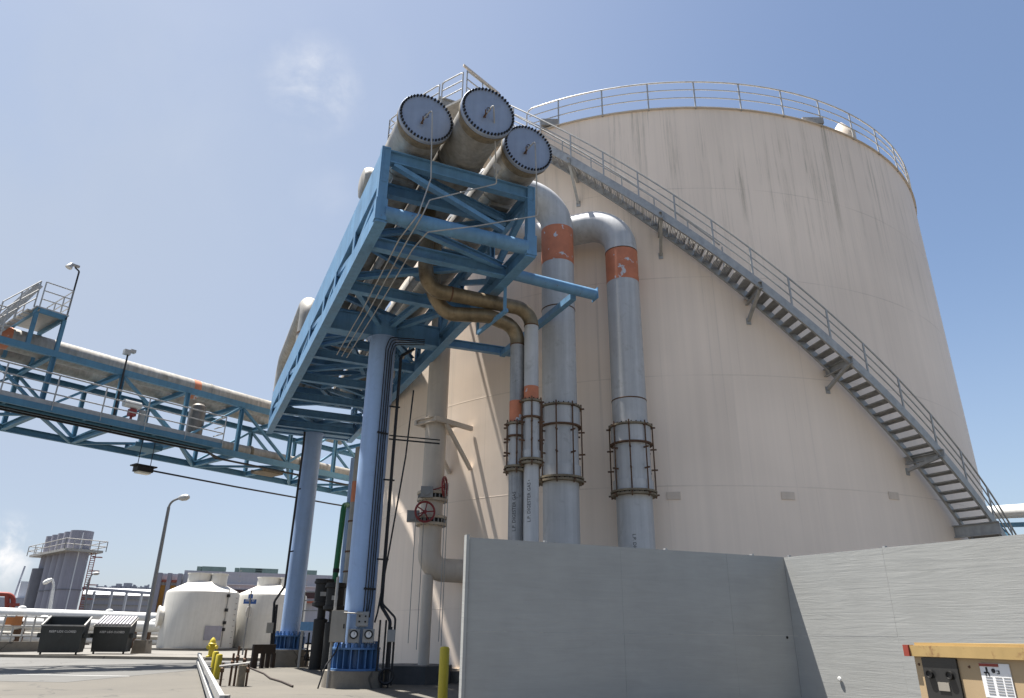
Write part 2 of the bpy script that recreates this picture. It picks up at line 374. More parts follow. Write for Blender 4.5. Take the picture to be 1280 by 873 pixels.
nt.links.new(mx.outputs[2], bg.inputs['Color']); bg.inputs['Strength'].default_value = .054

sd = bpy.data.lights.new('sun', 'SUN'); sd.energy = 5.0; sd.angle = radians(.5); sd.color = (1, .955, .89)
so = bpy.data.objects.new('sun', sd); COL.objects.link(so)
to_sun = V((sin(SUN_AZ)*cos(SUN_EL), cos(SUN_AZ)*cos(SUN_EL), sin(SUN_EL)))
so.rotation_euler = to_sun.to_track_quat('Z', 'Y').to_euler(); so.location = (0, 0, 60)

# ------------------------------------------------------------------ camera
cd = bpy.data.cameras.new('camera'); cam = bpy.data.objects.new('camera', cd); COL.objects.link(cam); scene.camera = cam
cd.sensor_width = 36; cd.lens = 36*FOC/1280; cd.shift_y = -10/1280; cd.clip_end = 6000; cd.clip_start = .1
m3 = Matrix((RIGHT, UP, -FWD)).transposed(); cam.matrix_world = Matrix.Translation(E0) @ m3.to_4x4()
scene.render.resolution_x = 1024; scene.render.resolution_y = 698
vs_ = scene.view_settings; vs_.view_transform = 'Standard'; vs_.look = 'None'; vs_.exposure = 1.6; vs_.gamma = 1

# ================================================================== SETTING
struct('ground', MB().box((0, 1500, -.5), (6000, 6000, 1.0)), M['ground'])
kl = atz(0, 822, 0); kr = atz(270, 826, 0); kd = (kr-kl).normalized(); kn = V((-kd.y, kd.x, 0))
k0 = kl-kd*25; k1 = kr+kd*3
struct('road', MB().prism([tuple(k0[:2]), tuple((k0-kn*15)[:2]), tuple((k1-kn*15)[:2]), tuple(k1[:2])], -.3, .004), M['asphalt'])
struct('pavement', MB().prism([tuple((k0+kn*.16)[:2]), tuple((k1+kn*.16)[:2]), tuple((k1+kn*26)[:2]), tuple((k0+kn*26)[:2])], -.3, .11), M['pavement'])
struct('kerb', MB().prism([tuple(k0[:2]), tuple(k1[:2]), tuple((k1+kn*.157)[:2]), tuple((k0+kn*.157)[:2])], -.3, .125), M['concrete'])
# painted road line
struct('road_line', MB().prism([tuple((k0-kn*12.2)[:2]), tuple((k1-kn*12.2)[:2]), tuple((k1-kn*12.29)[:2]), tuple((k0-kn*12.29)[:2])], -.1, .008), M['white'])

# ================================================================== BIG STORAGE TANK
TC = V((6.098, 30.19, 0)); TR = 11.575; RIM = 17.22; TB = .29
def tp(a, r, z): a = radians(a); return V((TC.x+r*sin(a), TC.y+r*cos(a), z))
def attank(x, y, r):
    d = ray(x, y); a = d.x*d.x+d.y*d.y; b = -2*(d.x*TC.x+d.y*TC.y); cc = TC.x**2+TC.y**2-r*r
    return E0+d*((-b-sqrt(max(0, b*b-4*a*cc)))/(2*a))
def arc(a0, a1, r, z, n): return [tp(a0+(a1-a0)*i/n, r, z if not callable(z) else z(a0+(a1-a0)*i/n)) for i in range(n+1)]
tk = thing('storage_tank', 'huge cream cylindrical storage tank with rain-stained shell behind the pipes', 'storage tank', TC)
shell = part('shell', MB().lathe([(TR, TB), (TR, RIM)], TC, n=192), M['tank'], tk)
part('roof', MB().lathe([(TR+.02, RIM-.03), (TR+.02, RIM+.012), (6, RIM+.3), (0, RIM+.55)], TC, n=128), M['cream'], tk)
part('rim_angle', MB().lathe([(TR+.004, RIM-.07), (TR+.075, RIM-.07), (TR+.075, RIM-.055), (TR+.02, RIM-.055)], TC, n=128), M['cream'], tk)
part('foundation_ring', MB().lathe([(TR+.5, 0), (TR+.5, TB-.02), (TR-.3, TB-.02)], TC, n=96), M['concrete'], tk)
part('bottom_ring', MB().lathe([(TR+.09, TB-.02), (TR+.09, TB+.03), (TR-.02, TB+.03)], TC, n=96), M['cream_dark'], tk)
gr = part('guardrail', MB().tube(arc(-131, 208.3, TR+.03, RIM+1.02, 152)+[tp(209.0, TR+.03, RIM+.95), tp(209.3, TR+.03, RIM+.80), tp(209.3, TR+.03, RIM+.1)], .026, 8), M['galv'], tk)
for h in (.36, .69): part('mid_rail', MB().tube(arc(-131, 208.8, TR+.03, RIM+h, 152), .02, 6), M['galv'], gr)
pst = None
for k in range(45):
    a = 203.4-7.48*k
    part('post', MB().tube([tp(a, TR+.03, RIM-.1), tp(a, TR+.03, RIM+1.02)], .026, 6), M['galv'], gr)
def plate_on(x, y, wd, hh, name, m):
    c = attank(x, y, TR+.004); a = atan2(c.x-TC.x, c.y-TC.y); ex = V((cos(a), -sin(a), 0)); nrm = V((sin(a), cos(a), 0))
    return part(name, MB().box(c+nrm*.004, (wd, .02, hh), ex, nrm, V((0,0,1))), m, tk)
M['patch'] = paint('repainted_patch', (.63, .53, .435), .6, var=.05)
for x in (842, 985, 1117): plate_on(x, 620, .36, .2, 'patch_plate', M['patch'])
for i in range(4): pass
hv = part('roof_hatch', MB().box(tp(159.5, TR-.25, RIM+.13), (.7, .5, .24)), M['galv_dark'], tk)
part('roof_hatch', MB().box(tp(205.5, TR-.2, RIM+.16), (.6, .6, .26)), M['galv_dark'], tk)
cv = part('roof_vent', MB().lathe([(.42, RIM-.02), (.42, RIM+.45), (.08, RIM+.98), (0, RIM+.99)], tp(150.2, TR-.45, 0), n=20), M['cream'], tk)

# ---- spiral stair on the shell
def zs(a): return 13.98-.196*(195-a)
stt = thing('spiral_staircase', 'grey galvanized staircase curving up the cream tank wall to its rim', 'staircase', tp(126, TR+.6, 0))
A0, A1 = 125.2, 211.3
def ribbon(r, a0, a1, z0, z1, th, n=90):
    m = MB(); vs = []; fs = []
    for i in range(n+1):
        a = a0+(a1-a0)*i/n; z = zs(a)
        vs += [tp(a, r, z+z0), tp(a, r+th, z+z0), tp(a, r+th, z+z1), tp(a, r, z+z1)]
    for i in range(n):
        for j in range(4): q = (j+1) % 4; fs.append((i*4+j, i*4+q, i*4+4+q, i*4+4+j))
    fs += [(3,2,1,0), tuple(n*4+j for j in range(4))]
    return m.add(vs, fs)
os_ = ribbon(TR+1.05, A0, A1, -.3, 0, .012); os_.merge(ribbon(TR+.99, A0, A1, -.014, -.002, .058)); os_.merge(ribbon(TR+.99, A0, A1, -.298, -.286, .058))
part('outer_stringer', os_, M['galv'], stt)
is_ = ribbon(TR+.2, A0, A1, -.3, 0, .012); is_.merge(ribbon(TR+.214, A0, A1, -.298, -.286, .058))
part('inner_stringer', is_, M['galv'], stt)
nT = 76
for k in range(nT):
    a = 126.2+k*(A1-126.2)/nT; z = zs(a)-.10; t = MB()
    da = .62
    def seg(aa, ab, z0, z1):
        vs = [tp(aa, TR+.225, z0), tp(ab, TR+.225, z0), tp(ab, TR+1.04, z0), tp(aa, TR+1.04, z0), tp(aa, TR+.225, z1), tp(ab, TR+.225, z1), tp(ab, TR+1.04, z1), tp(aa, TR+1.04, z1)]
        t.add(vs, [(0,1,2,3), (7,6,5,4), (0,4,5,1), (1,5,6,2), (2,6,7,3), (3,7,4,0)])
    seg(a-.62, a-.52, z-.06, z)                       # nosing
    for q in range(5): seg(a-.44+q*.22, a-.36+q*.22, z-.035, z)
    for rr in (.24, .5, .77, 1.0):
        pass
    part('tread', t, M['galv_dark'], stt)
for h, r in ((.86, .024), (.57, .018), (.29, .018)):
    part('outer_handrail', MB().tube([tp(A0+(A1-A0)*i/90, TR+1.03, zs(A0+(A1-A0)*i/90)+h) for i in range(91)], r, 7), M['galv'], stt)
for h, r in ((.86, .024), (.43, .018)):
    part('inner_handrail', MB().tube([tp(180+(A1-180)*i/40, TR+.26, zs(180+(A1-180)*i/40)+h) for i in range(41)], r, 7), M['galv'], stt)
a = 209.2
while a > 126:
    part('handrail_post', MB().bar(tp(a, TR+1.035, zs(a)-.1), tp(a, TR+1.035, zs(a)+.86), .045, .03, V((sin(radians(a)), cos(radians(a)), 0))), M['galv'], stt)
    if a > 181: part('handrail_post', MB().bar(tp(a-2.2, TR+.26, zs(a-2.2)-.1), tp(a-2.2, TR+.26, zs(a-2.2)+.86), .04, .03, V((1,0,0))), M['galv'], stt)
    a -= 4.55
for (fx, fy) in ((723, 255), (826, 320), (936, 402), (1035, 488), (1135, 590)):
    f = attank(fx, fy, TR+.02); a = math.degrees(atan2(f.x-TC.x, f.y-TC.y)) % 360; zt = zs(a)-.12
    b = MB().channel(tp(a, TR+.01, zt-.1), tp(a, TR+1.15, zt-.1), .09, .22, tp(a+5, TR, 0)-tp(a, TR, 0))
    br = part('bracket_beam', b, M['galv'], stt)
    s = MB().angle(tp(a, TR+.03, f.z), tp(a, TR+1.0, zt-.215), .085); s.box(tp(a, TR+.012, f.z), (.13, .02, .2), V((cos(radians(a)), -sin(radians(a)), 0)), V((sin(radians(a)), cos(radians(a)), 0)))
    part('strut', s, M['galv'], br)
# lower landing beam seen at the bottom of the flight
part('bracket_beam', MB().channel(tp(146.4, TR+.01, zs(146.4)-.45), tp(146.4, TR+1.2, zs(146.4)-.45), .1, .34, V((0,-1,0))), M['galv'], stt)

# ---- top landing
ld = thing('stair_landing', 'grey railed landing at tank rim above the bolted pipe ends', 'platform', tp(220, TR+1.3, RIM-.1))
lp = MB(); n = 8; vs = []
for zz in (RIM-.1, RIM-.02): vs += arc(211.4, 228.5, TR+.05, zz, n)+arc(211.4, 228.5, TR+2.65, zz, n)
fs = []
for i in range(n): fs += [(i, i+1, n+2+i, n+1+i)[::-1], (2*n+2+i, 2*n+3+i, 3*n+4+i, 3*n+3+i), (n+1+i, n+2+i, 3*n+4+i, 3*n+3+i), (i, i+1, 2*n+3+i, 2*n+2+i)]
fs += [(0, n+1, 3*n+3, 2*n+2), (n, 2*n+1, 4*n+3, 3*n+2)]
part('deck', lp.add(vs, fs), M['galv_dark'], ld)
for a_ in (213, 220, 227):
    part('support_beam', MB().ibeam(tp(a_, TR+.01, RIM-.21), tp(a_, TR+2.6, RIM-.21), .12, .2), M['galv'], ld)
    part('support_strut', MB().angle(tp(a_, TR+.02, RIM-2.4), tp(a_, TR+2.2, RIM-.32), .1), M['galv'], ld)
def panel(pts, hs=(1.08, .74, .4), r=.024):
    m = MB()
    top = fillet([pts[0]+V((0,0,hs[1]-.1)), pts[0]+V((0,0,hs[0]))]+[p+V((0,0,hs[0])) for p in pts[1:-1]]+[pts[-1]+V((0,0,hs[0])), pts[-1]+V((0,0,hs[1]-.1))], .12, 5)
    m.tube(top, r, 8); m.tube([p+V((0,0,hs[1])) for p in pts], r*.9, 8); m.tube([p+V((0,0,hs[2])) for p in pts], r*.9, 8)
    for i in range(len(pts)-1):
        k = max(1, round((pts[i+1]-pts[i]).length/.8))
        for j in range(k+1): p = pts[i].lerp(pts[i+1], j/k); m.tube([p+V((0,0,-.15)), p+V((0,0,hs[0]))], r, 7)
    return m
part('handrail', panel([tp(211.8, TR+1.15, RIM), tp(212.8, TR+2.6, RIM)]), M['galv'], ld)
part('handrail', panel([tp(213.4, TR+2.62, RIM), tp(217, TR+2.62, RIM)]), M['galv'], ld)
part('handrail', panel([tp(217.5, TR+2.62, RIM), tp(220.2, TR+2.62, RIM), tp(222.5, TR+2.62, RIM)]), M['galv'], ld)
part('handrail', panel([tp(222.9, TR+2.62, RIM), tp(228.3, TR+2.62, RIM), tp(228.3, TR+1.0, RIM)]), M['galv'], ld)
part('toe_board', MB().bar(tp(211.6, TR+1.1, RIM+1.12), tp(213.0, TR+2.75, RIM+1.22), .05, .09), M['cream'], ld)
eqb = solo('instrument_cabinet', MB().box(tp(218.4, TR+2.05, RIM+.36), (.62, .5, .7), V((.9,.4,0)), V((-.4,.9,0))).box(tp(218.4, TR+2.05, RIM+.74), (.7, .58, .05), V((.9,.4,0)), V((-.4,.9,0))), M['box_grey'], 'small grey instrument cabinet on the railed landing at the tank rim', 'cabinet', tp(218.4, TR+2.05, RIM))

# ================================================================== PIPE RACK (blue)
N0 = V((-3.665, 18.757, 0)); AZ = radians(-24.0); U = V((sin(AZ), cos(AZ), 0)); W = V((U.y, -U.x, 0)); Z = V((0,0,1))
def P(s, t, z): return N0+U*s+W*t+V((0,0,z))
ZB, ZC, ZT = 8.89, 9.36, 10.69      # bottom of lower chord, its top, top of upper chord
S0, S1 = -6.2, 12.15; SF = 11.48; TW = 1.70
rk = thing('pipe_rack', 'tall blue steel pipe rack on two round columns carrying the big pipes', 'pipe rack', N0)
bays = [-6.1, -4.95, -2.65, -.62, .62, 2.3, 4.7, 6.9, 9.0, 10.86, 12.05]
def column(s, t, zb):
    c = P(s, t, 0)
    o = part('column', MB().lathe([(.365, zb+.45), (.365, ZB)], c, n=40).lathe([(.45, ZB-.02), (.45, ZB+.001), (0, ZB+.001)], c, n=40), M['blue_light'], rk)
    b = MB().lathe([(.0, zb+.5), (.58, zb+.5), (.58, zb+.455), (0, zb+.455)], c, n=40).lathe([(.0, zb+.045), (.62, zb+.045), (.62, zb), (0, zb)], c, n=40)
    for k in range(20):
        a = 2*pi*k/20; e = V((cos(a), sin(a), 0)); b.box(c+e*.47+V((0,0,zb+.25)), (.2, .022, .41), e, V((-e.y, e.x, 0)))
    b.lathe([(.37, zb+.045), (.37, zb+.455)], c, n=40)
    part('base_flange', b, M['blue_base'], o)
    for k in range(20):
        a = 2*pi*(k+.5)/20; e = V((cos(a), sin(a), 0))
        part('anchor_bolt', MB().lathe([(.05, zb+.5), (.05, zb+.58), (.028, zb+.58), (.028, zb+.64), (0, zb+.64)], c+e*.49, n=6), M['blue_base'], o)
    return o
col_near = column(0, 0, .36); col_far = column(SF, .06, .58)
for t in (-1, 1):
    lo = MB().channel(P(S0, t*TW, (ZB+ZC)/2), P(S1, t*TW, (ZB+ZC)/2), .14, ZC-ZB, W*(-t)); lo.box(P((S0+S1)/2, t*(TW-.02), ZB+.011-.024), (S1-S0, .24, .022), U, W)
    part('bottom_chord', lo, M['blue'], rk)
    dt_ = .85 if t < 0 else .36; part('top_chord', MB().channel(P(S0, t*TW, ZT-dt_/2), P(S1, t*TW, ZT-dt_/2), .14, dt_, W*(-t)), M['blue'], rk)
ps = [S0+.09, -3.8, -1.6, .0, 2.3, 4.7, 6.9, 9.0, SF, S1-.1]
for t in (-1, 1):
    for i, s in enumerate(ps):
        if i == 0:
            part('end_post', MB().box(P(s, t*TW, (ZB+ZT)/2+.012), (.16, .19, ZT-ZB+.03), U, W).box(P(s-.012, t*TW, ZB+.28), (.19, .24, .5), U, W), M['blue'], rk)
        else:
            part('post', MB().ibeam(P(s, t*TW, ZC), P(s, t*TW, ZT-(.85 if t < 0 else .36)), .2, .14, W), M['blue'], rk); part('gusset', MB().box(P(s, t*(TW-.005), ZC+.12), (.55, .02, .24), U, W), M['blue'], rk)
    for i in range(len(ps)-1):
        a, b = (ps[i], ps[i+1]) if i % 2 == 0 else (ps[i+1], ps[i])
        part('side_brace', MB().bar(P(a, t*(TW-.03), ZT-(.85 if t < 0 else .36)), P(b, t*(TW-.03), ZC), .14, .13, W), M['blue'], rk)
IT = TW-.085
for s in bays:
    if s in (-.62, .62): continue
    if s == bays[0]:
        part('end_beam', MB().tube([P(s, -IT, ZB+.24), P(s, IT, ZB+.24)], .165, 20), M['blue'], rk)
        part('end_beam', MB().ibeam(P(s, -IT, ZT-.17), P(s, IT, ZT-.17), .18, .30), M['blue'], rk)
    else:
        part('cross_beam', MB().ibeam(P(s, -IT, ZB+.16), P(s, IT, ZB+.16), .2, .27), M['blue'], rk)
        part('upper_beam', MB().ibeam(P(s+.05, -IT, ZT-.17), P(s+.05, IT, ZT-.17), .18, .30), M['blue'], rk)
for s in (0, SF):
    for sg in (-1, 1):
        m = MB().box(P(s, sg*.86, ZB+.03), (.42, 1.5, .035), U, W).box(P(s, sg*.86, ZB+.60), (.42, 1.5, .035), U, W)
        for q in (-.13, .13): m.box(P(s+q, sg*.86, ZB+.315), (.03, 1.5, .53), U, W)
        part('cap_beam', m, M['blue'], rk)
    part('column_head', MB().lathe([(.40, ZB+.01), (.40, ZB+.62), (0, ZB+.62)], P(s, 0, 0), n=32), M['blue'], rk)
def hb(a, b, z, w_=.14): part('plan_brace', MB().ibeam(P(a[0], a[1], z), P(b[0], b[1], z), w_, .16, tf=.018, tw=.018), M['blue'], rk)
zz = ZB+.40
hb((-6.0, -1.5), (-5.0, 1.5), zz-.12); hb((-4.85, 1.55), (-2.75, -1.5), zz); hb((-2.55, -1.5), (-.25, -.2), zz-.05); hb((-2.55, .45), (-.2, .1), zz-.05); hb((-2.4, 1.5), (-.2, .35), zz)
hb((.3, .1), (2.2, -1.5), zz); hb((.3, .2), (2.2, 1.5), zz); hb((2.4, 1.5), (4.6, -1.5), zz); hb((4.8, -1.5), (6.8, 1.5), zz); hb((7.0, 1.5), (8.9, -1.5), zz); hb((9.1, -1.5), (11.2, 0), zz); hb((9.1, 1.5), (11.2, .1), zz)
hb((2.35, -.4), (4.65, .5), zz+.2); hb((4.75, .6), (6.85, -.5), zz+.2); hb((7.0, -.5), (8.9, .5), zz+.2)
zz = ZT-.22
for i in range(len(bays)-1):
    a, b = bays[i]+.12, bays[i+1]-.08
    if bays[i] in (-.62,): continue
    sg = -1 if i % 2 == 0 else 1
    hb((a, sg*1.5), (b, -sg*1.5), zz, .12)
part('face_brace', MB().bar(P(bays[0], -1.5, ZT-.33), P(bays[0], 1.05, ZC+.06), .1, .14, U), M['blue'], rk)
# outriggers that reach past the rack
og = part('outrigger', MB().tube([P(-4.88, TW+.06, 9.1), P(-4.76, 4.15, 9.1)], .14, 20), M['blue'], rk)
part('end_plate', MB().box(P(-4.755, 4.16, 9.1), (.3, .02, .3), U, W), M['blue'], og)
part('outrigger', MB().ibeam(P(-.1, TW+.06, 9.1), P(-.25, 3.9, 9.1), .16, .24), M['blue'], rk)
part('outrigger_tie', MB().bar(P(-4.6, 3.62, 9.0), P(-.2, 3.6, 9.0), .16, .16), M['blue'], rk)
hgr = MB().bar(P(-4.55, TW+.09, ZB+.2), P(-4.55, TW+.09, 8.22), .08, .08).bar(P(-4.6, TW+.13, 8.28), P(-3.55, 1.5, 8.02), .07, .09).bar(P(-3.55, 1.5, 8.0), P(-3.55, 1.5, ZB), .07, .07)
part('pipe_hanger', hgr, M['blue'], rk)

# pedestals
def octa(c, r, z0, z1, n=8, rot=pi/8): return MB().prism([(c.x+r*cos(rot+2*pi*i/n), c.y+r*sin(rot+2*pi*i/n)) for i in range(n)], z0, z1)
solo('concrete_pedestal', octa(P(0, 0, 0), .74, -.1, .358, 24), M['concrete'], 'round concrete pedestal under the nearer blue column', 'pedestal', P(0,0,0), 'column pedestals')
solo('concrete_pedestal', octa(P(SF, .06, 0), .80, -.1, .578, 24), M['concrete'], 'round concrete pedestal under the farther blue column', 'pedestal', P(SF,.06,0), 'column pedestals')

# ---- three big header pipes
HZ = 11.31; HR = .54
def header(t, s0, s1, label):
    r = thing('header_pipe', label, 'pipe', P(s0, t, ZT), 'big header pipes on the rack')
    part('pipe_run', MB().lathe([(HR, 0), (HR, s1-s0)], P(s0, t, HZ), U, 48), M['alu'], r)
    k = s0+1.6
    while k < s1:
        part('joint_band', MB().lathe([(HR+.004, -.04), (HR+.02, -.035), (HR+.02, .035), (HR+.004, .04)], P(k, t, HZ), U, 40), M['alu'], r); k += 2.9
    part('flange', MB().lathe([(HR, .33), (HR+.02, .16), (HR+.062, .14), (HR+.062, .065), (0, .065)], P(s0, t, HZ), U, 56), M['rust_flange'], r)
    bf = part('blind_flange', MB().lathe([(0, -.03), (HR+.055, -.03), (HR+.062, -.02), (HR+.062, .055), (0, .055)], P(s0, t, HZ), U, 64), M['blind'], r)
    e2 = Z; first = None
    for j in range(44):
        a = 2*pi*j/44; c = P(s0, t, HZ)+(W*cos(a)+Z*sin(a))*(HR+.02)
        b = MB().lathe([(0, -.075), (.024, -.075), (.024, .13), (0, .13)], c, U, 6)
        part('bolt', b, M['bolt'], bf)
    part('valve', MB().tube([P(s0-.03, t-.1, HZ-.17), P(s0-.16, t-.1, HZ-.17)], .02, 8).tube([P(s0-.12, t-.1, HZ-.25), P(s0-.12, t-.1, HZ-.05)], .014, 6).lathe([(.045, -.02), (.045, .02)], P(s0-.03, t, HZ+.06), U, 8), M['rust'], bf)
    return r
h1 = header(-1.03, -6.68, 12.9, 'left of three big bolted header pipes on the blue rack')
h2 = header(.09, -7.42, 12.9, 'middle of three big bolted header pipes, its end farthest forward')
h3 = header(1.37, -6.68, 12.9, 'right of three big bolted header pipes, nearest the stair')
for r, t in ((h1, -1.03), (h2, .09), (h3, 1.37)):
    for s in (-5.0, -.3, 4.7, 9.0): part('saddle', MB().box(P(s, t, ZT+.04), (.28, .5, .09), U, W).box(P(s, t, ZT+.1), (.22, .36, .1), U, W), M['alu'], r)
# drain lines from the blind flanges
def drain(pts, label, nm='drain_line'): return solo(nm, MB().tube(fillet(pts, .05, 4), .015, 7), M['galv'], label, 'small pipe', pts[-1], 'thin drain lines from the blind flanges')
drain([P(-6.72, -1.15, HZ-.17), P(-6.95, -1.0, HZ+.05), P(-6.95, -.98, HZ-.02), P(-6.62, -.82, 9.9), P(-6.5, -1.0, 9.05), P(-5.8, -1.18, 8.80), P(-2, -1.05, 8.8), P(1.5, -1.0, 8.8)], 'thin drain line from the left pipe end, running under the rack')
drain([P(-7.45, 0.0, HZ-.17), P(-7.66, .12, HZ+.05), P(-7.66, .12, HZ-.02), P(-6.6, .66, 10.22), P(-6.55, -.80, 9.42), P(-6.5, -.90, 9.1), P(-5.8, -1.02, 8.78), P(-2, -.90, 8.78), P(1.5, -.85, 8.78)], 'thin drain line from the middle pipe end, turning left on the rack face')
drain([P(-6.72, 1.25, HZ-.17), P(-6.95, 1.42, HZ+.05), P(-6.95, 1.42, HZ-.02), P(-6.55, 1.68, 9.72), P(-6.45, .3, 9.15), P(-6.3, -.72, 8.82), P(-5.6, -.82, 8.76), P(-2, -.74, 8.76), P(1.5, -.70, 8.76)], 'thin drain line from the right pipe end, crossing the rack face low down')
sn = part('side_nozzle', MB().tube([P(-3.7, -1.2, HZ+.05), P(-3.7, -1.62, HZ+.05), P(-3.7, -1.72, HZ+.05), P(-3.7, -1.76, HZ+.05)], [.42, .42, .36, .2], 24), M['alu'], h1)
# smaller pale pipes slung between the headers
for t, s0, lb in ((-.50, -5.9, 'slim pale pipe between left and middle header pipes'), (.74, -6.4, 'slim pale pipe between middle and right header pipes')):
    r = thing('service_pipe', lb, 'pipe', P(s0, t, ZT), 'slim pale pipes between the headers')
    part('pipe_run', MB().tube([P(s0, t, ZT+.13), P(11.8, t, ZT+.13)], .10, 18), M['pipe_grey'], r)
    for s in (-4.9, -.6, 4.7, 9): part('saddle', MB().box(P(s, t, ZT+.03), (.15, .16, .05), U, W), M['blue'], r)

# ---- riser pipes with expansion joints
def lettering_on(r, c, rad, txt, size, zc, ang, down, parent):
    vs, fs = text_mb(txt, size, .002); out = []
    for p in vs:
        along, across = p.x, p.y
        if down: z = zc-along; th = ang - across/rad
        else: z = zc+along; th = ang + across/rad
        e = V((sin(th), cos(th), 0)); out.append(c+e*(rad+.003+p.z)+V((0,0,z)))
    return part('lettering', MB().add(out, fs), M['lettering_black'], parent)
def joint(r, c, rad, zlo, zhi, nrod, big):
    e = .07 if big else .05; h = zhi-zlo; cap = h*.26
    f1 = part('sleeve', MB().lathe([(rad, zhi), (rad+e*.9, zhi-.015), (rad+e*.9, zhi-cap), (rad+.012, zhi-cap-.01), (rad+.012, zlo+cap*.8), (rad+e*.8, zlo+cap*.8-.01), (rad+e*.8, zlo+.04), (rad, zlo)], c, n=40), M['pipe_grey'], r)
    part('ring_flange', MB().lathe([(rad, zhi+.04), (rad+e+.04, zhi+.04), (rad+e+.04, zhi-.005), (rad, zhi-.005)], c, n=40), M['rust_flange'], f1)
    part('ring_flange', MB().lathe([(rad, zlo+.10), (rad+e+.06, zlo+.10), (rad+e+.06, zlo+.05), (rad, zlo+.05)], c, n=40).lathe([(rad, zlo+.02), (rad+e+.06, zlo+.02), (rad+e+.06, zlo-.03), (rad, zlo-.03)], c, n=40), M['rust_flange'], f1)
    part('ring_flange', MB().lathe([(rad+e, zhi-cap+.02), (rad+e+.02, zhi-cap+.02), (rad+e+.02, zhi-cap-.02), (rad, zhi-cap-.02)], c, n=40), M['rust'], f1)
    for k in range(nrod):
        a = 2*pi*k/nrod+.55; q = V((cos(a), sin(a), 0)); p = c+q*(rad+e+.03)
        rd = MB().tube([p+V((0,0,zlo-.08)), p+V((0,0,zhi+.1))], .018, 6)
        for zz_ in (zlo+.0, zhi-.02, zlo+h*.36, zlo+h*.66): rd.box(p+V((0,0,zz_)), (.16, .04, .035), q, V((-q.y, q.x, 0)))
        part('tie_rod', rd, M['rust'], f1)
    nb = 26 if big else 14
    for zf in (zhi+.05, zlo+.035):
        for k in range(nb):
            a = 2*pi*k/nb; q = V((cos(a), sin(a), 0)); part('bolt', MB().lathe([(0, -.022), (.017, -.022), (.017, .022), (0, .022)], c+q*(rad+e+.005)+V((0,0,zf)), n=6), M['bolt'], f1)
def band(r, c, rad, z0, z1): return part('orange_band', MB().lathe([(rad+.002, z0), (rad+.004, z0), (rad+.004, z1), (rad+.002, z1)], c, n=40), M['orange'], r)
def vring(r, c, rad, z): return part('weld_ring', MB().lathe([(rad+.001, z-.018), (rad+.01, z-.012), (rad+.01, z+.012), (rad+.001, z+.018)], c, n=40), M['rust'], r)

p1c = xy(ath(701, 600, 17.9)); p2c = xy(ath(791.5, 600, 18.4))
def stz(p): r = p-N0; return r.dot(U), r.dot(W)
s1_, t1_ = stz(p1c); s2_, t2_ = stz(p2c)
R1 = .455; R2 = .455
r1 = thing('riser_pipe', 'left of two fat silver riser pipes, its elbow tucked under the right header', 'pipe', p1c, 'fat silver riser pipes before the tank')
part('pipe_run', MB().tube([p1c, p1c+V((0,0,11.98))], R1, 40), M['pipe_grey'], r1)
path = fillet([p1c+V((0,0,11.97)), p1c+V((0,0,12.95)), P(s1_+.25, 1.75, 13.1), P(s1_+.3, 1.40, 12.5), P(s1_+.3, 1.38, 11.7)], [0, .97, .5, .3, 0], 14)
part('elbow', MB().tube(path, R1+.003, 40), M['pipe_grey'], r1)
band(r1, p1c, R1, 10.85, 11.97); vring(r1, p1c, R1, 9.45)
joint(r1, p1c, R1, 4.72, 6.62, 8, True)
r2 = thing('riser_pipe', 'right of two fat silver riser pipes, standing free of the rack', 'pipe', p2c, 'fat silver riser pipes before the tank')
part('pipe_run', MB().tube([p2c, p2c+V((0,0,11.44))], R2, 40), M['pipe_grey'], r2)
path = fillet([p2c+V((0,0,11.43)), p2c+V((0,0,12.53)), P(s2_+1.9, t2_-1.75, 12.55), P(s2_+2.6, 2.0, 12.2), P(s2_+2.7, 1.4, 11.6)], [0, .98, .6, .4, 0], 14)
part('elbow', MB().tube(path, R2+.003, 40), M['pipe_grey'], r2)
band(r2, p2c, R2, 10.44, 11.42); vring(r2, p2c, R2, 6.95); vring(r2, p2c, R2, 11.43)
joint(r2, p2c, R2, 4.46, 6.22, 8, True)
lettering_on(r2, p2c, R2, 'L.P. DIGESTER GAS', .115, 3.0, radians(196), True, r2)

ac = xy(ath(664, 560, 16.05)); bc = xy(ath(645.5, 560, 16.2)); RA = .172
def zf(z): return EYE+(z-EYE)*.93
sa, ta = stz(ac); sb, tb = stz(bc)
ra = thing('gas_pipe', 'slim silver pipe with brown elbow, standing hard against the left fat riser', 'pipe', ac, 'slim twin pipes left of the fat risers')
part('pipe_run', MB().tube([ac, ac+V((0,0,8.2))], RA, 28), M['pipe_grey'], ra)
part('elbow', MB().tube(fillet([ac+V((0,0,8.18)), ac+V((0,0,8.62)), P(sa, .0, 8.62), P(sa-.05, -.12, 9.2), P(sa, -.12, 11.0)], [0, .42, .42, .3, 0], 12), RA+.004, 28), M['insul'], ra)
for t in (.55, 1.9): part('weld_ring', MB().lathe([(RA+.005, -.02), (RA+.014, -.015), (RA+.014, .015), (RA+.005, .02)], P(sa, t, 8.62), W, 28), M['rust'], ra)
vring(ra, ac, RA, 8.19); band(ra, ac, RA, zf(6.66), zf(7.02))
joint(ra, ac, RA, zf(5.05), zf(6.6), 6, False)
lettering_on(ra, ac, RA, 'L.P. DIGESTER GAS \u25B8', .105, zf(4.13), radians(197), False, ra)
rb = thing('gas_pipe', 'slim streaked pipe with wavy brown elbow, leftmost of the silver uprights', 'pipe', bc, 'slim twin pipes left of the fat risers')
part('pipe_run', MB().tube([bc, bc+V((0,0,7.75))], RA, 28), paint('black_streaked_silver', (.34, .34, .34), .5, .2, .2, 3, .5, dirt=(.05, .045, .04), dirt_amt=.8, dirt_scale=3), rb)
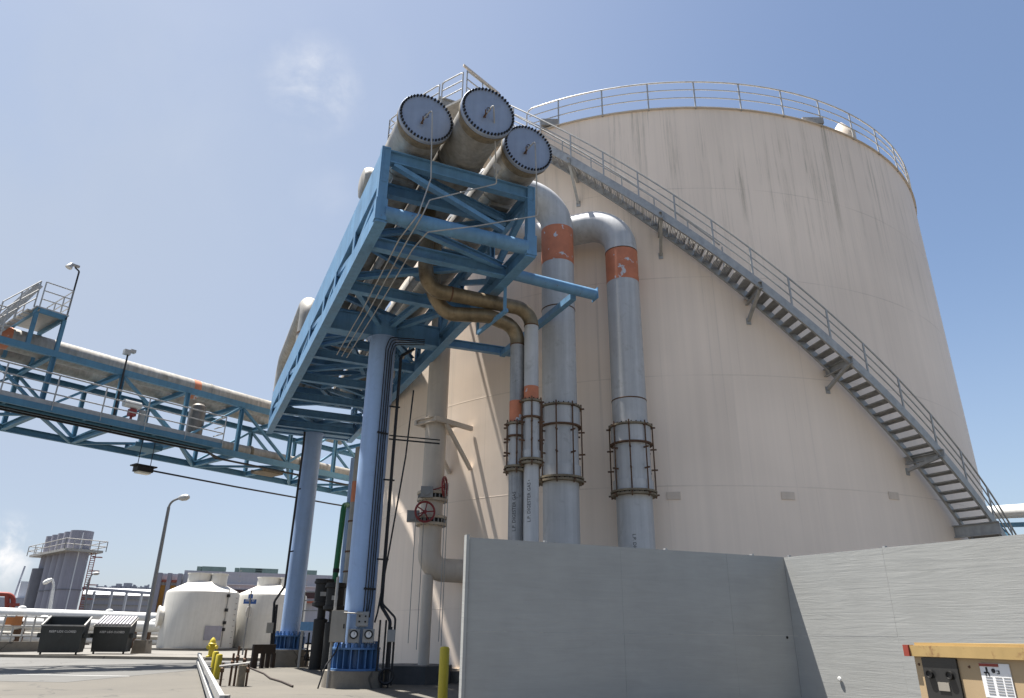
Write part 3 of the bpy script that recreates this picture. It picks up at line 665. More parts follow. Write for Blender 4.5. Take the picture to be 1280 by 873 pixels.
part('elbow', MB().tube(fillet([bc+V((0,0,7.73)), bc+V((0,0,8.2)), P(-4.05, 1.57, 8.3), P(-3.72, .6, 8.3), P(-3.75, .25, 8.75), P(-3.7, .2, 11.0)], [0, .42, .5, .45, .4, 0], 12), RA+.004, 28), M['insul'], rb)
vring(rb, bc, RA, 7.74); band(rb, bc, RA, zf(6.12), zf(6.68))
joint(rb, bc, RA, zf(4.9), zf(6.05), 6, False)
lettering_on(rb, bc, RA, 'L.P. DIGESTER GAS', .105, zf(3.9), radians(193), False, rb)

# ---- cream pipe with two valves on the left side of the tank
cc0 = V((-2.23, 20.64, 0)); a_c = math.degrees(atan2(cc0.x-TC.x, cc0.y-TC.y)) % 360
e_in = (V((TC.x, TC.y, 0))-cc0).normalized(); e_side = V((e_in.y, -e_in.x, 0))
cp = thing('valved_pipe', 'cream upright pipe with two red-wheeled valves beside the tank', 'pipe', cc0)
RC = .315
def hgt(x, y): return ath(x, y, hypot(cc0.x, cc0.y)).z
zv1 = hgt(545, 622); zv2 = hgt(541, 652); zel = hgt(545, 712)
part('pipe_run', MB().tube([cc0+V((0,0,zv2-.9)), cc0+V((0,0,13.2))], RC, 32), M['cream'], cp)
part('elbow', MB().tube(fillet([cc0+V((0,0,13.1)), cc0+V((0,0,14.0)), cc0+e_in*1.3+V((0,0,14.0))], .8, 10), RC+.003, 32), M['cream'], cp)
el = W
part('elbow', MB().tube(fillet([cc0+V((0,0,zv2-.85)), cc0+V((0,0,zel)), cc0+e_in*.35+el*1.1+V((0,0,zel)), cc0+e_in*.35+el*2.1+V((0,0,zel))], [0, .55, .3, 0], 10), RC+.003, 32), M['cream'], cp)
part('support_leg', MB().tube([cc0+V((0,0,.42)), cc0+V((0,0,zel-.15))], .15, 20), M['cream'], cp)
for zv, sd_ in ((zv1, 1), (zv2, -1)):
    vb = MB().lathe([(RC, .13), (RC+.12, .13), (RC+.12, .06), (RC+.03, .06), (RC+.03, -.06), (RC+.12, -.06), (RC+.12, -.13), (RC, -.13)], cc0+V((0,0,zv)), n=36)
    vo = part('valve_body', vb, M['cream_dark'], cp)
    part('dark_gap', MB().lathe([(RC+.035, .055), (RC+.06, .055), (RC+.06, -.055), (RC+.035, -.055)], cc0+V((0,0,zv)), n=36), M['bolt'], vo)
    for k in range(20):
        a = 2*pi*k/20; part('bolt', MB().tube([cc0+V(((RC+.085)*cos(a), (RC+.085)*sin(a), zv-.15)), cc0+V(((RC+.085)*cos(a), (RC+.085)*sin(a), zv+.15))], .02, 6), M['box_grey'], vo)
    toc = (E0-cc0); toc.z = 0; toc.normalize(); sidev = V((toc.y, -toc.x, 0))*-1
    g = cc0+toc*(RC+.12)+sidev*(-.16 if sd_ == 1 else -.50)+V((0,0,zv+.06))
    part('gearbox', MB().box(g, (.34, .22, .30), sidev, toc).lathe([(.1, -.1), (.1, .16), (0, .16)], g, toc, 16), M['box_grey'], vo)
    if sd_ == -1: hc = cc0+toc*(RC+.36)+sidev*(-.18)+V((0,0,zv+.16)); ax = (toc*.9+sidev*.25).normalized()
    else: hc = cc0+toc*(RC+.10)+sidev*(.33)+V((0,0,zv+.24)); ax = (sidev*.95+toc*.25).normalized()
    ha = ax.orthogonal().normalized(); hbv = ax.cross(ha)
    hw = MB(); n = 28; ring = [hc+(ha*cos(2*pi*i/n)+hbv*sin(2*pi*i/n))*.27 for i in range(n)]
    hw.tube(ring+[ring[0]], .03, 8, cap=False)
    for k in range(5): q = 2*pi*k/5; hw.tube([hc, hc+(ha*cos(q)+hbv*sin(q))*.27], .018, 6)
    hw.lathe([(0, -.04), (.05, -.04), (.05, .04), (0, .04)], hc, ax, 12)
    part('handwheel', hw, M['red'], vo)
    part('valve_stem', MB().tube([hc, g+V((0,0,.02))], .018, 6), M['red'], vo)
ch = MB()
for dx, zb, zt in ((-.42, .95, zv2), (-.20, .8, zv2+.2), (.36, 1.0, zv1+.3), (.43, .9, zv1+.3)):
    x0 = cc0+toc*(RC+.3)+sidev*dx; ch.tube([x0+V((0,0,zb)), x0+V((0,0,zt))], .011, 5)
part('chain', ch, M['galv_dark'], cp)
zb = hgt(546, 530)
bk = MB().channel(cc0-e_in*.42-e_side*.42+V((0,0,zb)), cc0-e_in*.42+e_side*.42+V((0,0,zb)), .1, .16, -e_in)
bk.bar(cc0+e_in*.42-e_side*.42+V((0,0,zb)), cc0+e_in*.42+e_side*.42+V((0,0,zb)), .08, .14)
for q in (-1, 1): bk.bar(cc0-e_in*.46+e_side*q*.42+V((0,0,zb)), tp(a_c, TR+.02, 0)+e_side*q*(.42 if q < 0 else .44)+V((0,0,zb)), .09, .14)
part('pipe_bracket', bk, M['cream'], cp)
bs = MB()
for q in (-1, 1): bs.bar(cc0+e_side*q*.42+V((0,0,zb-.06)), tp(a_c, TR+.02, 0)+e_side*q*.44+V((0,0,zb-1.25)), .08, .11)
part('bracket_strut', bs, M['cream'], cp)
solo('support_block', octa(cc0+V((-.25,.1,0)), 1.05, -.1, .42), M['concrete_dark'], 'dark octagonal concrete block under the cream valved pipe', 'concrete block', cc0)

# ================================================================== PIPE BRIDGE on the left
BA = radians(38.5); BD = V((sin(BA), cos(BA), 0)); BN = V((-BD.y, BD.x, 0))   # BN points to the far side
B0 = xy(V((-10.972, 31.695, 0)))
def Q(l, m, z): return B0+BD*l+BN*m+V((0,0,z))
BB, BT = 8.15, 10.62; BWID = 3.4
LL, LR = -22.0, 40.0
bg_ = thing('pipe_bridge', 'long blue truss pipe bridge with walkway crossing from the left edge', 'pipe bridge', Q(0, 1.7, 0))
posts = [-22.2, -19.6, -17.0, -14.5, -11.9, -9.3, -6.8, -4.1, -1.55, 1.1, 3.7, 6.3, 8.9, 11.5, 14.1, 16.7, 19.3, 21.9]
LR = posts[-1]
for m in (0, BWID):
    inn = BN if m == 0 else -BN
    part('top_chord', MB().channel(Q(LL, m, BT-.12), Q(LR, m, BT-.12), .14, .24, inn), M['blue_bridge'], bg_)
    part('bottom_chord', MB().channel(Q(LL, m, BB+.13), Q(LR, m, BB+.13), .14, .26, inn), M['blue_bridge'], bg_)
    for i, l in enumerate(posts[1:]):
        part('post', MB().ibeam(Q(l, m, BB+.26), Q(l, m, BT-.24), .14, .16, BD), M['blue_bridge'], bg_)
    for i in range(len(posts)-1):
        a, b = posts[i], posts[i+1]
        if (i+(m > 0)) % 2 == 0: a, b = b, a
        part('diagonal', MB().bar(Q(a, m+(.02 if m == 0 else -.02), BB+.24), Q(b, m+(.02 if m == 0 else -.02), BT-.22), .09, .14, BN), M['blue_bridge'], bg_)
for l in posts[1:]:
    part('floor_beam', MB().ibeam(Q(l, .09, BB+.12), Q(l, BWID-.09, BB+.12), .16, .22), M['blue_bridge'], bg_)
    part('roof_beam', MB().ibeam(Q(l, .09, BT-.14), Q(l, BWID-.09, BT-.14), .14, .18), M['blue_bridge'], bg_)
for i in range(len(posts)-1):
    a, b = posts[i]+.12, posts[i+1]-.12; s = i % 2
    part('floor_brace', MB().bar(Q(a, .1 if s else BWID-.1, BB+.05), Q(b, BWID-.1 if s else .1, BB+.05), .12, .09), M['blue_bridge'], bg_)
# walkway
wk = thing('bridge_walkway', 'railed steel walkway cantilevered off the near side of the pipe bridge', 'walkway', Q(-12, -.5, BB))
WE = -2.75
part('deck', MB().box(Q((LL+WE)/2, -.49, BB+.29), (WE-LL, .82, .04), BD, BN), M['galv_dark'], wk)
part('edge_channel', MB().channel(Q(LL, -.93, BB+.10), Q(WE, -.93, BB+.10), .1, .22, BN), M['blue_bridge'], wk)
part('toe_board', MB().box(Q((LL+WE)/2, -.925, BB+.30), (WE-LL, .02, .16), BD, BN), M['galv'], wk)
part('pipe_tray', MB().box(Q((LL+WE)/2-.3, -.45, BB-.02), (WE-LL-.6, .42, .05), BD, BN), M['blue_bridge'], wk)
for h, r in ((1.12, .03), (.75, .025), (.42, .025)):
    part('handrail', MB().tube([Q(LL, -.95, BB+.22+h), Q(WE, -.95, BB+.22+h), Q(WE, -.15, BB+.22+h)], r, 7), M['galv'], wk)
l = WE
while l > LL:
    part('handrail_post', MB().tube([Q(l, -.96, BB+.05), Q(l, -.96, BB+.22+1.12)], .026, 7), M['galv'], wk); l -= 1.62
l = WE-.2
while l > LL:
    part('bracket', MB().bar(Q(l, -.06, BB+.05), Q(l, -.87, BB+.06), .08, .12), M['blue_bridge'], wk); l -= 2.55
solo('cable_run', MB().tube([Q(LL, -.3, BB-.10), Q(-9, -.3, BB-.10), Q(-2.9, -.3, BB-.12), Q(-2.0, .3, BB-.12), Q(5, .3, BB-.12)], .04, 8).tube([Q(LL, -.55, BB-.08), Q(-3.2, -.55, BB-.08), Q(-2.2, .45, BB-.10), Q(5, .5, BB-.1)], .03, 8), M['black'], 'pair of black cables strapped under the bridge walkway', 'cable', Q(-8, -.4, BB-.1))
for l_, lb_ in ((-4.9, 'blue junction tray under the bridge floor above the hanging light box'), (.9, 'rusty tray hung under the bridge floor near the blue rack')):
    tj = MB().box(Q(l_, 1.2, BB-.14), (1.1, .9, .06), BD, BN)
    for e_ in (-.45, .45): tj.box(Q(l_, 1.2+e_, BB-.08), (1.1, .04, .16), BD, BN)
    solo('cable_tray', tj, M['rust_flange'] if l_ > 0 else M['blue_bridge'], lb_, 'cable tray', Q(l_, 1.2, BB-.2))
# pipes on the bridge
tp_ = thing('bridge_pipe', 'fat pale pipe lying along the top of the pipe bridge', 'pipe', Q(0, 1.2, BT))
part('pipe_run', MB().tube([Q(LL, 1.25, BT+.40), Q(.9, 1.25, BT+.40)], .42, 32), M['alu'], tp_)
for l in (-16.0, -9.0, -2.6): part('joint_band', MB().lathe([(.425, -.05), (.44, -.04), (.44, .04), (.425, .05)], Q(l, 1.25, BT+.4), BD, 32), M['alu'], tp_)
part('orange_band', MB().lathe([(.423, -.16), (.425, -.16), (.425, .16), (.423, .16)], Q(-3.3, 1.25, BT+.4), BD, 32), M['orange'], tp_)
part('orange_band', MB().lathe([(.423, -.5), (.425, -.5), (.425, .4), (.423, .4)], Q(-10.9, 1.25, BT+.4), BD, 32), M['orange'], tp_)
lp_ = thing('bridge_pipe', 'rusty stained pipe lying on the floor of the pipe bridge', 'pipe', Q(0, 1.0, BB+.3))
part('pipe_run', MB().tube([Q(-2.2, .8, BB+.56), Q(LR, .8, BB+.56)], .25, 24), M['alu'], lp_)
for l in (-.4, 2.2, 3.0, 5.5): part('joint_band', MB().lathe([(.255, -.07), (.29, -.06), (.29, .06), (.255, .07)], Q(l, .8, BB+.56), BD, 24), M['rust_flange'], lp_)
rbp = MB().tube([Q(2.6, .8, BB+.7), Q(2.6, .8, BB+2.0)], .19, 20); part('branch_pipe', rbp, M['rust'], lp_)
tr2 = thing('bridge_pipe', 'grey pipe along the far side of the pipe bridge roof', 'pipe', Q(0, 2.6, BT))
part('pipe_run', MB().tube([Q(LL, 2.55, BT+.27), Q(6, 2.55, BT+.27)], .27, 24), M['alu'], tr2)
# vessel, actuator, light box, conduit pole
vc = Q(-3.35, .35, 0)
vz0, vz1 = BB+.5, BB+2.02
vs_t = thing('pressure_vessel', 'small grey upright pressure vessel on the bridge walkway end', 'vessel', Q(-3.35, .35, BB+.3))
part('vessel_body', MB().lathe([(0, vz0), (.18, vz0+.03), (.29, vz0+.12), (.31, vz0+.22), (.31, vz1-.22), (.29, vz1-.12), (.18, vz1-.03), (0, vz1)], vc, n=32), M['vessel'], vs_t)
for k in range(3):
    a = 2*pi*k/3+.4; part('leg', MB().tube([vc+V((.26*cos(a), .26*sin(a), BB+.3)), vc+V((.26*cos(a), .26*sin(a), vz0+.2))], .03, 6), M['galv_dark'], vs_t)
ac_t = thing('valve_actuator', 'white valve actuator with red block on the bridge walkway', 'valve', Q(-6.0, .5, BB+.3))
part('actuator', MB().lathe([(0, -.34), (.16, -.34), (.16, .3), (.1, .36), (0, .36)], Q(-6.0, .5, BB+1.35), BD, 18), M['white'], ac_t)
part('valve_block', MB().box(Q(-5.95, .5, BB+1.02), (.26, .24, .28), BD, BN).tube([Q(-5.95, .5, BB+.3), Q(-5.95, .5, BB+.95)], .05, 8), M['red'], ac_t)
part('stand', MB().box(Q(-5.55, .5, BB+.75), (.2, .2, .9), BD, BN), M['box_grey'], ac_t)
lt = thing('hanging_light_box', 'dark boxy light fitting hung beneath the pipe bridge', 'light', Q(-5.1, .4, 7.0))
part('housing', MB().box(Q(-5.1, .4, 7.03), (.62, .42, .2), BD, BN).box(Q(-5.1, .4, 7.16), (.85, .5, .05), BD, BN), M['bolt'], lt)
part('lens', MB().box(Q(-5.1, .4, 6.90), (.5, .34, .06), BD, BN), M['lampglass'], lt)
for k in (-.25, .25):
    part('rod', MB().tube([Q(-5.1+k, .4, 7.17), Q(-5.1+k, .4, BB+.02)], .015, 6), M['black'], lt)
solo('cable_run', MB().tube([Q(-4.75, .4, 7.05), Q(-1, .4, 7.0), Q(4, .35, 6.98), Q(7.5, .3, 7.0)], .035, 8), M['black'], 'black conduit slung beneath the pipe bridge', 'conduit', Q(0, .4, 7))
pl = thing('conduit_pole', 'black conduit pole with white fitting rising past the bridge pipe', 'conduit', Q(-6.8, -.12, BB))
part('pole', MB().tube([Q(-6.85, -.13, BB-.1), Q(-6.85, -.13, BT+.6)], .035, 8), M['black'], pl)
part('fitting', MB().box(Q(-6.9, -.13, BT+.68), (.24, .18, .2), BD, BN).box(Q(-6.7, -.13, BT+.78), (.2, .2, .12), BD, BN), M['galv'], pl)
# platform over the bridge pipe
pf = thing('crossover_platform', 'small blue and grey railed platform stepping over the bridge pipe', 'platform', Q(-9.75, 0, BT))
FZ = BT+1.40
for l in (-10.22, -9.28):
    part('leg', MB().ibeam(Q(l, .0, BT), Q(l, .0, FZ-.18), .13, .13, BN), M['blue_bridge'], pf); part('leg', MB().ibeam(Q(l, 2.3, BT), Q(l, 2.3, FZ-.18), .13, .13, BN), M['blue_bridge'], pf)
    part('side_beam', MB().channel(Q(l, -.1, FZ-.09), Q(l, 2.5, FZ-.09), .08, .18, BD), M['blue_bridge'], pf)
part('front_beam', MB().channel(Q(-10.17, -.06, FZ-.09), Q(-9.33, -.06, FZ-.09), .08, .18, BN), M['blue_bridge'], pf)
part('deck', MB().box(Q(-9.75, 1.2, FZ+.025), (1.1, 2.6, .05), BD, BN), M['galv'], pf)
def rail3(pts, hh=1.05): 
    m = MB()
    for h in (1.05, .7, .36): m.tube([p+V((0,0,h)) for p in pts], .024, 7)
    for i in range(len(pts)-1):
        k = max(1, round((pts[i+1]-pts[i]).length/.9))
        for j in range(k+1): p = pts[i].lerp(pts[i+1], j/k); m.tube([p, p+V((0,0,1.05))], .026, 7)
    return m
part('handrail', rail3([Q(-10.2, -.07, FZ), Q(-9.25, -.07, FZ), Q(-9.25, 2.4, FZ)]), M['galv'], pf)
part('handrail', rail3([Q(-10.25, 2.4, FZ), Q(-10.25, 1.5, FZ)]), M['galv'], pf)
lad = MB()
for m in (.25, 1.1): lad.bar(Q(-10.3, m, FZ+1.0), Q(-11.3, m, BT+.25), .06, .24)
for k in range(8): lad.bar(Q(-10.35-.11*k, .28, FZ-.05-.16*k), Q(-10.35-.11*k, 1.07, FZ-.05-.16*k), .22, .04)
part('stair_flight', lad, M['galv'], pf)
part('handrail', rail3([Q(-11.3, .0, BT+.2), Q(-10.35, .0, FZ)]), M['galv'], pf)
rl = thing('bridge_handrail', 'grey handrail along the top of the pipe bridge at the left edge', 'handrail', Q(-16, -.1, BT))
part('rail', rail3([Q(LL, -.1, BT), Q(-16, -.1, BT), Q(-11.1, -.1, BT)]), M['galv'], rl)
fl = thing('floodlight', 'floodlight on thin black pole at the crossover platform corner', 'floodlight', Q(-9.2, .1, FZ))
part('pole', MB().tube(fillet([Q(-9.22, .05, FZ-.2), Q(-9.22, .05, FZ+1.95), Q(-9.4, .05, FZ+2.05)], .06, 4), .032, 8), M['black'], fl)
part('lamp_head', MB().lathe([(.04, .16), (.07, .1), (.12, -.03), (.12, -.08), (0, -.08)], Q(-9.58, .05, FZ+2.02), V((0,0,1))+BD*.35, 18), M['galv'], fl)
part('bracket', MB().box(Q(-9.40, .05, FZ+2.12), (.3, .1, .08), BD, BN), M['galv_dark'], fl)

# inverted-U pipe between left header and bridge pipe
def solve_s(t, z, xt):
    best = min((abs(proj(P(s*.05, t, z))[0]-xt), s*.05) for s in range(100, 260)); return best[1]
su = solve_s(-1.03, 12.2, 383); lB = min((abs(proj(Q(k*.05, 1.25, BT+.6))[0]-349), k*.05) for k in range(-40, 60))[1]
pa = P(su, -1.03, 0); pb = Q(lB, 1.25, 0); dv = (pb-pa); dv.z = 0
ztop = min((abs(proj((pa*.8+pb*.2)+V((0,0,10+k*.05)))[1]-392), 10+k*.05) for k in range(0, 160))[1]
ru = thing('loop_pipe', 'inverted U of pale pipe rising left of the blue rack', 'pipe', pb+V((0,0,BT+.8)))
part('pipe_run', MB().tube(fillet([pa+V((0,0,HZ+.4)), pa+V((0,0,ztop)), pb+V((0,0,ztop-.25)), pb+V((0,0,BT+.7))], [0, .8, .8, 0], 12), .40, 32), M['alu'], ru)
part('orange_band', MB().tube([pb+V((0,0,BT+.82)), pb+V((0,0,BT+1.5))], .404, 32), M['orange'], ru)
part('weld_ring', MB().tube([pa+V((0,0,12.3)), pa+V((0,0,12.38))], .412, 32), M['rust'], ru)

# ================================================================== FENCE of grey plywood
zt = 2.44
F0 = xy(atz(587, 672, zt)); F1 = xy(atz(980, 697, zt)); F2 = xy(atz(1280, 668, zt)); fd = (F1-F0).normalized(); F0 = F1-fd*(F1-F0).length; fn = V((fd.y, -fd.x, 0))
rd = (F2-F1).normalized(); F3 = F1+rd*7.5; rn = V((rd.y, -rd.x, 0))     # both normals point to the camera side
def wall(name, label, A, B, nrm, cuts, seam_gap, tilt=None, cat='fence', extra=None):
    r = thing(name, label, cat, A, 'grey plywood hoarding')
    d = (B-A).normalized(); L = (B-A).length; xs = [0]+cuts+[L]
    for i in range(len(xs)-1):
        a, b = xs[i], xs[i+1]
        for z0, z1 in ((0.0, 1.214), (1.216, 2.44)):
            off = .0008*((i*2+(z0 > 0)) % 3)
            part('plywood_sheet', MB().box(A+d*((a+b)/2)+nrm*off+V((0,0,(z0+z1)/2)), (b-a-.002, .018, z1-z0), d, nrm), M['ply'], r)
    return r, d, L
wl, d1, L1 = wall('plywood_fence', 'shaded grey plywood fence facing the camera in front of the pipes', F0, F1, fn, [2.44, 4.42], .003)
part('end_post', MB().box(F0-d1*.035-fn*.01+V((0,0,1.24)), (.045, .10, 2.47), d1, fn), M['ply'], wl)
wr, d2, L2 = wall('plywood_fence', 'sunlit grey plywood fence running toward the camera on the right', F1+rn*.012+rd*.012, F3, rn, [1.77, 4.2], .003)
for q, wh in ((1.2, wl), (3.3, wl), (5.0, wl)):
    part('stake', MB().box(F0+d1*q-fn*.06+V((0,0,1.225)), (.04, .06, 2.49), d1, fn), M['galv'], wh)
for q in (.06, 1.78, 4.0): part('stake', MB().box(F1+d2*q-rn*.06+V((0,0,1.225)), (.04, .06, 2.49), d2, rn), M['galv'], wr)
for z in (.3, 1.9):
    part('rail', MB().bar(F0-fn*.06+V((0,0,z)), F1-fn*.06+V((0,0,z)), .08, .04), M['galv'], wl); part('rail', MB().bar(F1-rn*.06+d2*.1+V((0,0,z)), F3-rn*.06+V((0,0,z)), .08, .04), M['galv'], wr)
for q in (.3, 1.2, 2.2, 2.7, 3.6, 4.3, 4.9):
    for z in (.2, .75, 1.4, 1.95, 2.38): part('nail_head', MB().lathe([(0, 0), (.006, 0), (.006, .002), (0, .002)], F0+d1*(L1-5.2+q)+fn*.0115+V((0,0,z)), fn, 6), M['galv_dark'], wl)
part('knot_hole', MB().lathe([(0, 0), (.022, 0), (.022, .004), (0, .004)], F1-fd*.16+fn*.014+V((0,0,1.19)), fn, 10), M['bolt'], wl)
part('hole_cover', MB().lathe([(0, 0), (.03, .0), (.035, .01), (.02, .02), (0, .02)], F1+rd*.75+rn*.03+V((0,0,.62)), rn, 10), M['white'], wr)

# ================================================================== GENERATOR at lower right
gz = 1.14
g0 = xy(ath(1131, 805, 6.0)); g1 = xy(ath(1285, 809, 5.4))
gd = (g1-g0).normalized(); gn = V((gd.y, -gd.x, 0)); GL = 2.6; GW = .95
gen = thing('generator_set', 'weathered tan generator cabinet with black control panel before the sunlit fence', 'generator', g0)
gc = g0+gd*GL/2-gn*GW/2
part('cabinet', MB().box(gc+V((0,0,(gz-.07+.2)/2)), (GL-.06, GW-.06, gz-.07-.2), gd, gn), M['gen'], gen)
part('skid', MB().box(gc+V((0,0,.1)), (GL, GW, .2), gd, gn), M['gen_edge'], gen)
tm = MB().box(gc+V((0,0,gz-.035)), (GL, GW, .068), gd, gn); tm.box(gc+gn*GW*.02+V((0,0,gz+.008)), (GL-.1, GW-.1, .018), gd, gn)
part('roof_trim', tm, M['gen_edge'], gen)
part('corner_cap', MB().box(g0+gd*.012-gn*.012+V((0,0,gz-.034)), (.045, .05, .072), gd, gn), M['redpaint'], gen)
fo = gn*(-.026)
cpn = part('control_panel', MB().box(g0+gd*.235+fo+V((0,0,.86)), (.27, .02, .41), gd, gn), M['glass'], gen)
for q in (.155, .31): part('dial', MB().lathe([(0, .0), (.026, .0), (.026, .018), (.02, .018), (.018, .012), (0, .012)], g0+gd*q+gn*(-.014)+V((0,0,.965)), gn, 16), M['bolt'], cpn)
part('notice', MB().box(g0+gd*.245+gn*(-.013)+V((0,0,.895)), (.085, .006, .05), gd, gn), M['box_tan'], cpn)
for k in range(3): part('switch', MB().box(g0+gd*(.18+.06*k)+gn*(-.010)+V((0,0,.80)), (.03, .02, .03), gd, gn), M['lettering_black'], cpn)
ws = part('warning_label', MB().box(g0+gd*.63+gn*(-.026)+V((0,0,.95)), (.20, .006, .19), gd, gn), M['paper'], gen)
part('header_strip', MB().box(g0+gd*.595+gn*(-.0215)+V((0,0,1.036)), (.13, .004, .016), gd, gn), M['redpaint'], ws)
gm = MB()
def flat(x, z, w_, h_, m): m.box(g0+gd*x+gn*(-.0222)+V((0,0,z)), (w_, .003, h_), gd, gn)
for (x, z, w_, h_) in ((.575, 1.008, .012, .03), (.568, .993, .03, .008), (.585, .985, .008, .02), (.565, .985, .008, .02)): flat(x, z, w_, h_, gm)
gm.lathe([(0, 0), (.013, 0), (.013, .003), (0, .003)], g0+gd*.62+gn*(-.023)+V((0,0,1.005)), gn, 12)
for (x, z, w_, h_) in ((.65, 1.005, .02, .005), (.656, .998, .006, .014), (.65, .99, .018, .005)): flat(x, z, w_, h_, gm)
part('pictogram', gm, M['lettering_black'], ws)
gt = MB()
for k in range(7):
    for x in (.58, .645, .70): flat(x, .968-.015*k, .045, .004, gt)
part('small_print', gt, M['box_grey'], ws)
part('door_seam', MB().box(g0+gd*.88+gn*(-.030)+V((0,0,.6)), (.008, .012, .8), gd, gn), M['rust'], gen)
for q in (.06, .45, .84): part('screw', MB().lathe([(0, 0), (.009, 0), (.007, .006), (0, .006)], g0+gd*q+gn*(-.03)+V((0,0,1.02)), gn, 8), M['rust'], gen)
for z in (.98, .72): part('hinge', MB().box(g0+gd*.865+gn*(-.028)+V((0,0,z)), (.02, .012, .07), gd, gn), M['rust'], gen)
for k in range(5): part('louvre', MB().box(g0+gd*1.1+gn*(-.024)+V((0,0,.95-.06*k)), (.3, .02, .025), gd, (gn-Z*.5).normalized()), M['gen'], gen)
part('exhaust_stub', MB().tube([g0+gd*.90-gn*.18+V((0,0,gz-.01)), g0+gd*.885-gn*.18+V((0,0,gz+.19))], .022, 10), M['rust'], gen)
part('lifting_lug', MB().lathe([(0, 0), (.07, 0), (.06, .05), (.02, .07), (0, .07)], g0+gd*1.05-gn*.25+V((0,0,gz+.01)), n=12), M['rust'], gen)

# ================================================================== near column fittings
toc = (E0-N0); toc.z = 0; toc.normalize(); scr = V((-toc.y, toc.x, 0))         # scr: to the right as seen from the camera
if scr.x < 0: scr = -scr
def onc(ang, rr, z): return N0+toc*(cos(radians(ang))*rr)+scr*(sin(radians(ang))*rr)+V((0,0,z))
nd = hypot(N0.x, N0.y)-.36
def zc(y, x=455): return ath(x, y, nd).z
cdt = thing('conduit_bundle', 'bundle of black conduits strapped up the nearer blue column', 'conduit', onc(40, .4, 1.8))
for k, a in enumerate((14, 24, 34, 44)):
    top = 8.5-.05*k
    pts = fillet([onc(a-6 if k > 1 else a, .40, zc(772)), onc(a, .40, zc(748)), onc(a, .40, top), onc(a+14, .40, top+.35), onc(75, 1.2, top+.38)], .14, 4)
    part('conduit', MB().tube(pts, .014, 7), M['black'], cdt)
for z in (zc(736), 6.1): part('strap', MB().bar(onc(8, .425, z), onc(52, .425, z), .03, .05), M['black'], cdt)
big = thing('cable_riser', 'thick black cable pair hanging from the rack beside the nearer column', 'cable', onc(80, .75, .2))
part('conduit', MB().tube(fillet([onc(100, .9, 8.75), onc(76, .55, 8.4), onc(76, .52, zc(756)), onc(66, .82, zc(776)), onc(66, .82, .05)], .15, 5), .042, 9), M['black'], big)
part('conduit', MB().tube(fillet([onc(72, .56, 8.4), onc(72, .56, zc(754)), onc(66, .95, zc(772)), onc(66, .95, .05)], .15, 5), .026, 8), M['black'], big)
for z in (2.9, 4.9, 6.9): part('strap', MB().bar(onc(60, .37, z), onc(78, .62, z), .03, .04), M['black'], big)
solo('slant_cable', MB().tube([onc(62, 1.05, 7.3), onc(70, .9, 5.5), onc(80, .62, 3.2), onc(60, .5, zc(765)), onc(50, .5, zc(778))], .022, 7), M['black'], 'thin black cable slanting from the rack to the column boxes', 'cable', onc(50, .5, 1.5))
solo('strut_rail', MB().tube([onc(70, .4, 6.0), onc(85, 1.75, 5.95)], .022, 7).tube([onc(70, .4, 6.1), onc(85, 1.75, 6.05)], .018, 7), M['black'], 'pair of short black conduits crossing from column to cream pipe', 'conduit', onc(70, .4, 6))
def ebox(name, label, x, y, w_, h_, dep, mat, cat='electrical box', group=None):
    c = ath(x, y, nd-.12); r = thing(name, label, cat, xy(c, c.z-h_/2), group)
    part('enclosure', MB().box(c, (w_, dep, h_), scr, toc), mat, r)
    dr = part('door', MB().box(c+toc*(dep/2+.008), (w_-.03, .016, h_-.03), scr, toc), mat, r)
    return r, c+toc*(dep/2+.017), dr
def seg_len(px): return px/FOC*(nd*.96)
r_, c_, d_ = ebox('junction_box', 'square grey junction box above the twin gauges on the column', 453, 774, .29, .33, .16, M['box_grey'])
for i in (-1, 1):
    for j in (-1, 1): part('knob', MB().lathe([(0, 0), (.022, 0), (.022, .02), (0, .02)], c_+scr*.07*i+V((0,0,.06*j)), toc, 10), M['bolt'], d_)
for x, lb in ((442, 'left of two round-dial gauge boxes low on the nearer column'), (460.5, 'right of two round-dial gauge boxes low on the nearer column')):
    r_, c_, d_ = ebox('gauge_box', lb, x, 795, .27, .30, .14, M['box_grey'], 'gauge', 'twin gauges on the column')
    dl = part('dial', MB().lathe([(0, 0), (.10, 0), (.10, .03), (.075, .03), (.07, .012), (0, .012)], c_+V((0,0,.03)), toc, 24), M['bolt'], r_)
    part('dial_face', MB().lathe([(0, .014), (.068, .014), (.068, .010), (0, .010)], c_+V((0,0,.03)), toc, 24), M['paper'], dl)
    part('needle', MB().box(c_+toc*.018+V((.01,0,.05)), (.008, .004, .06), scr, toc), M['lettering_black'], dl)
r_, c_, d_ = ebox('control_cabinet', 'tall putty cabinet mounted left of the nearer blue column', 423, 783, .36, .70, .3, M['box_tan'], 'cabinet')
part('latch', MB().box(c_+scr*.13, (.03, .02, .1), scr, toc), M['bolt'], d_)
part('stand', MB().tube([c_-toc*.2-scr*.12+V((0,0,-.34)), xy(c_-toc*.2-scr*.12)], .035, 8), M['galv_dark'], r_); part('stand', MB().tube([c_-toc*.2-scr*.12+V((0,0,.33)), c_-toc*.2-scr*.12+V((0,0,1.1))], .035, 8), M['galv_dark'], r_)
part('strut_arm', MB().tube([c_+scr*.1+V((0,0,.3)), c_+scr*.55+V((0,0,.28)), ], .015, 6), M['galv_dark'], r_)
part('cable', MB().tube(fillet([c_-toc*.15+scr*.05+V((0,0,-.35)), c_-toc*.1+V((0,0,-.55)), c_-scr*.2+V((0,0,-.85)), xy(c_-scr*.32)], .2, 5), .018, 7), M['black'], r_)
r_, c_, d_ = ebox('junction_box', 'small grey junction box on black posts right of the nearer column', 489, 795, .19, .27, .12, M['box_grey'])
cst = MB()
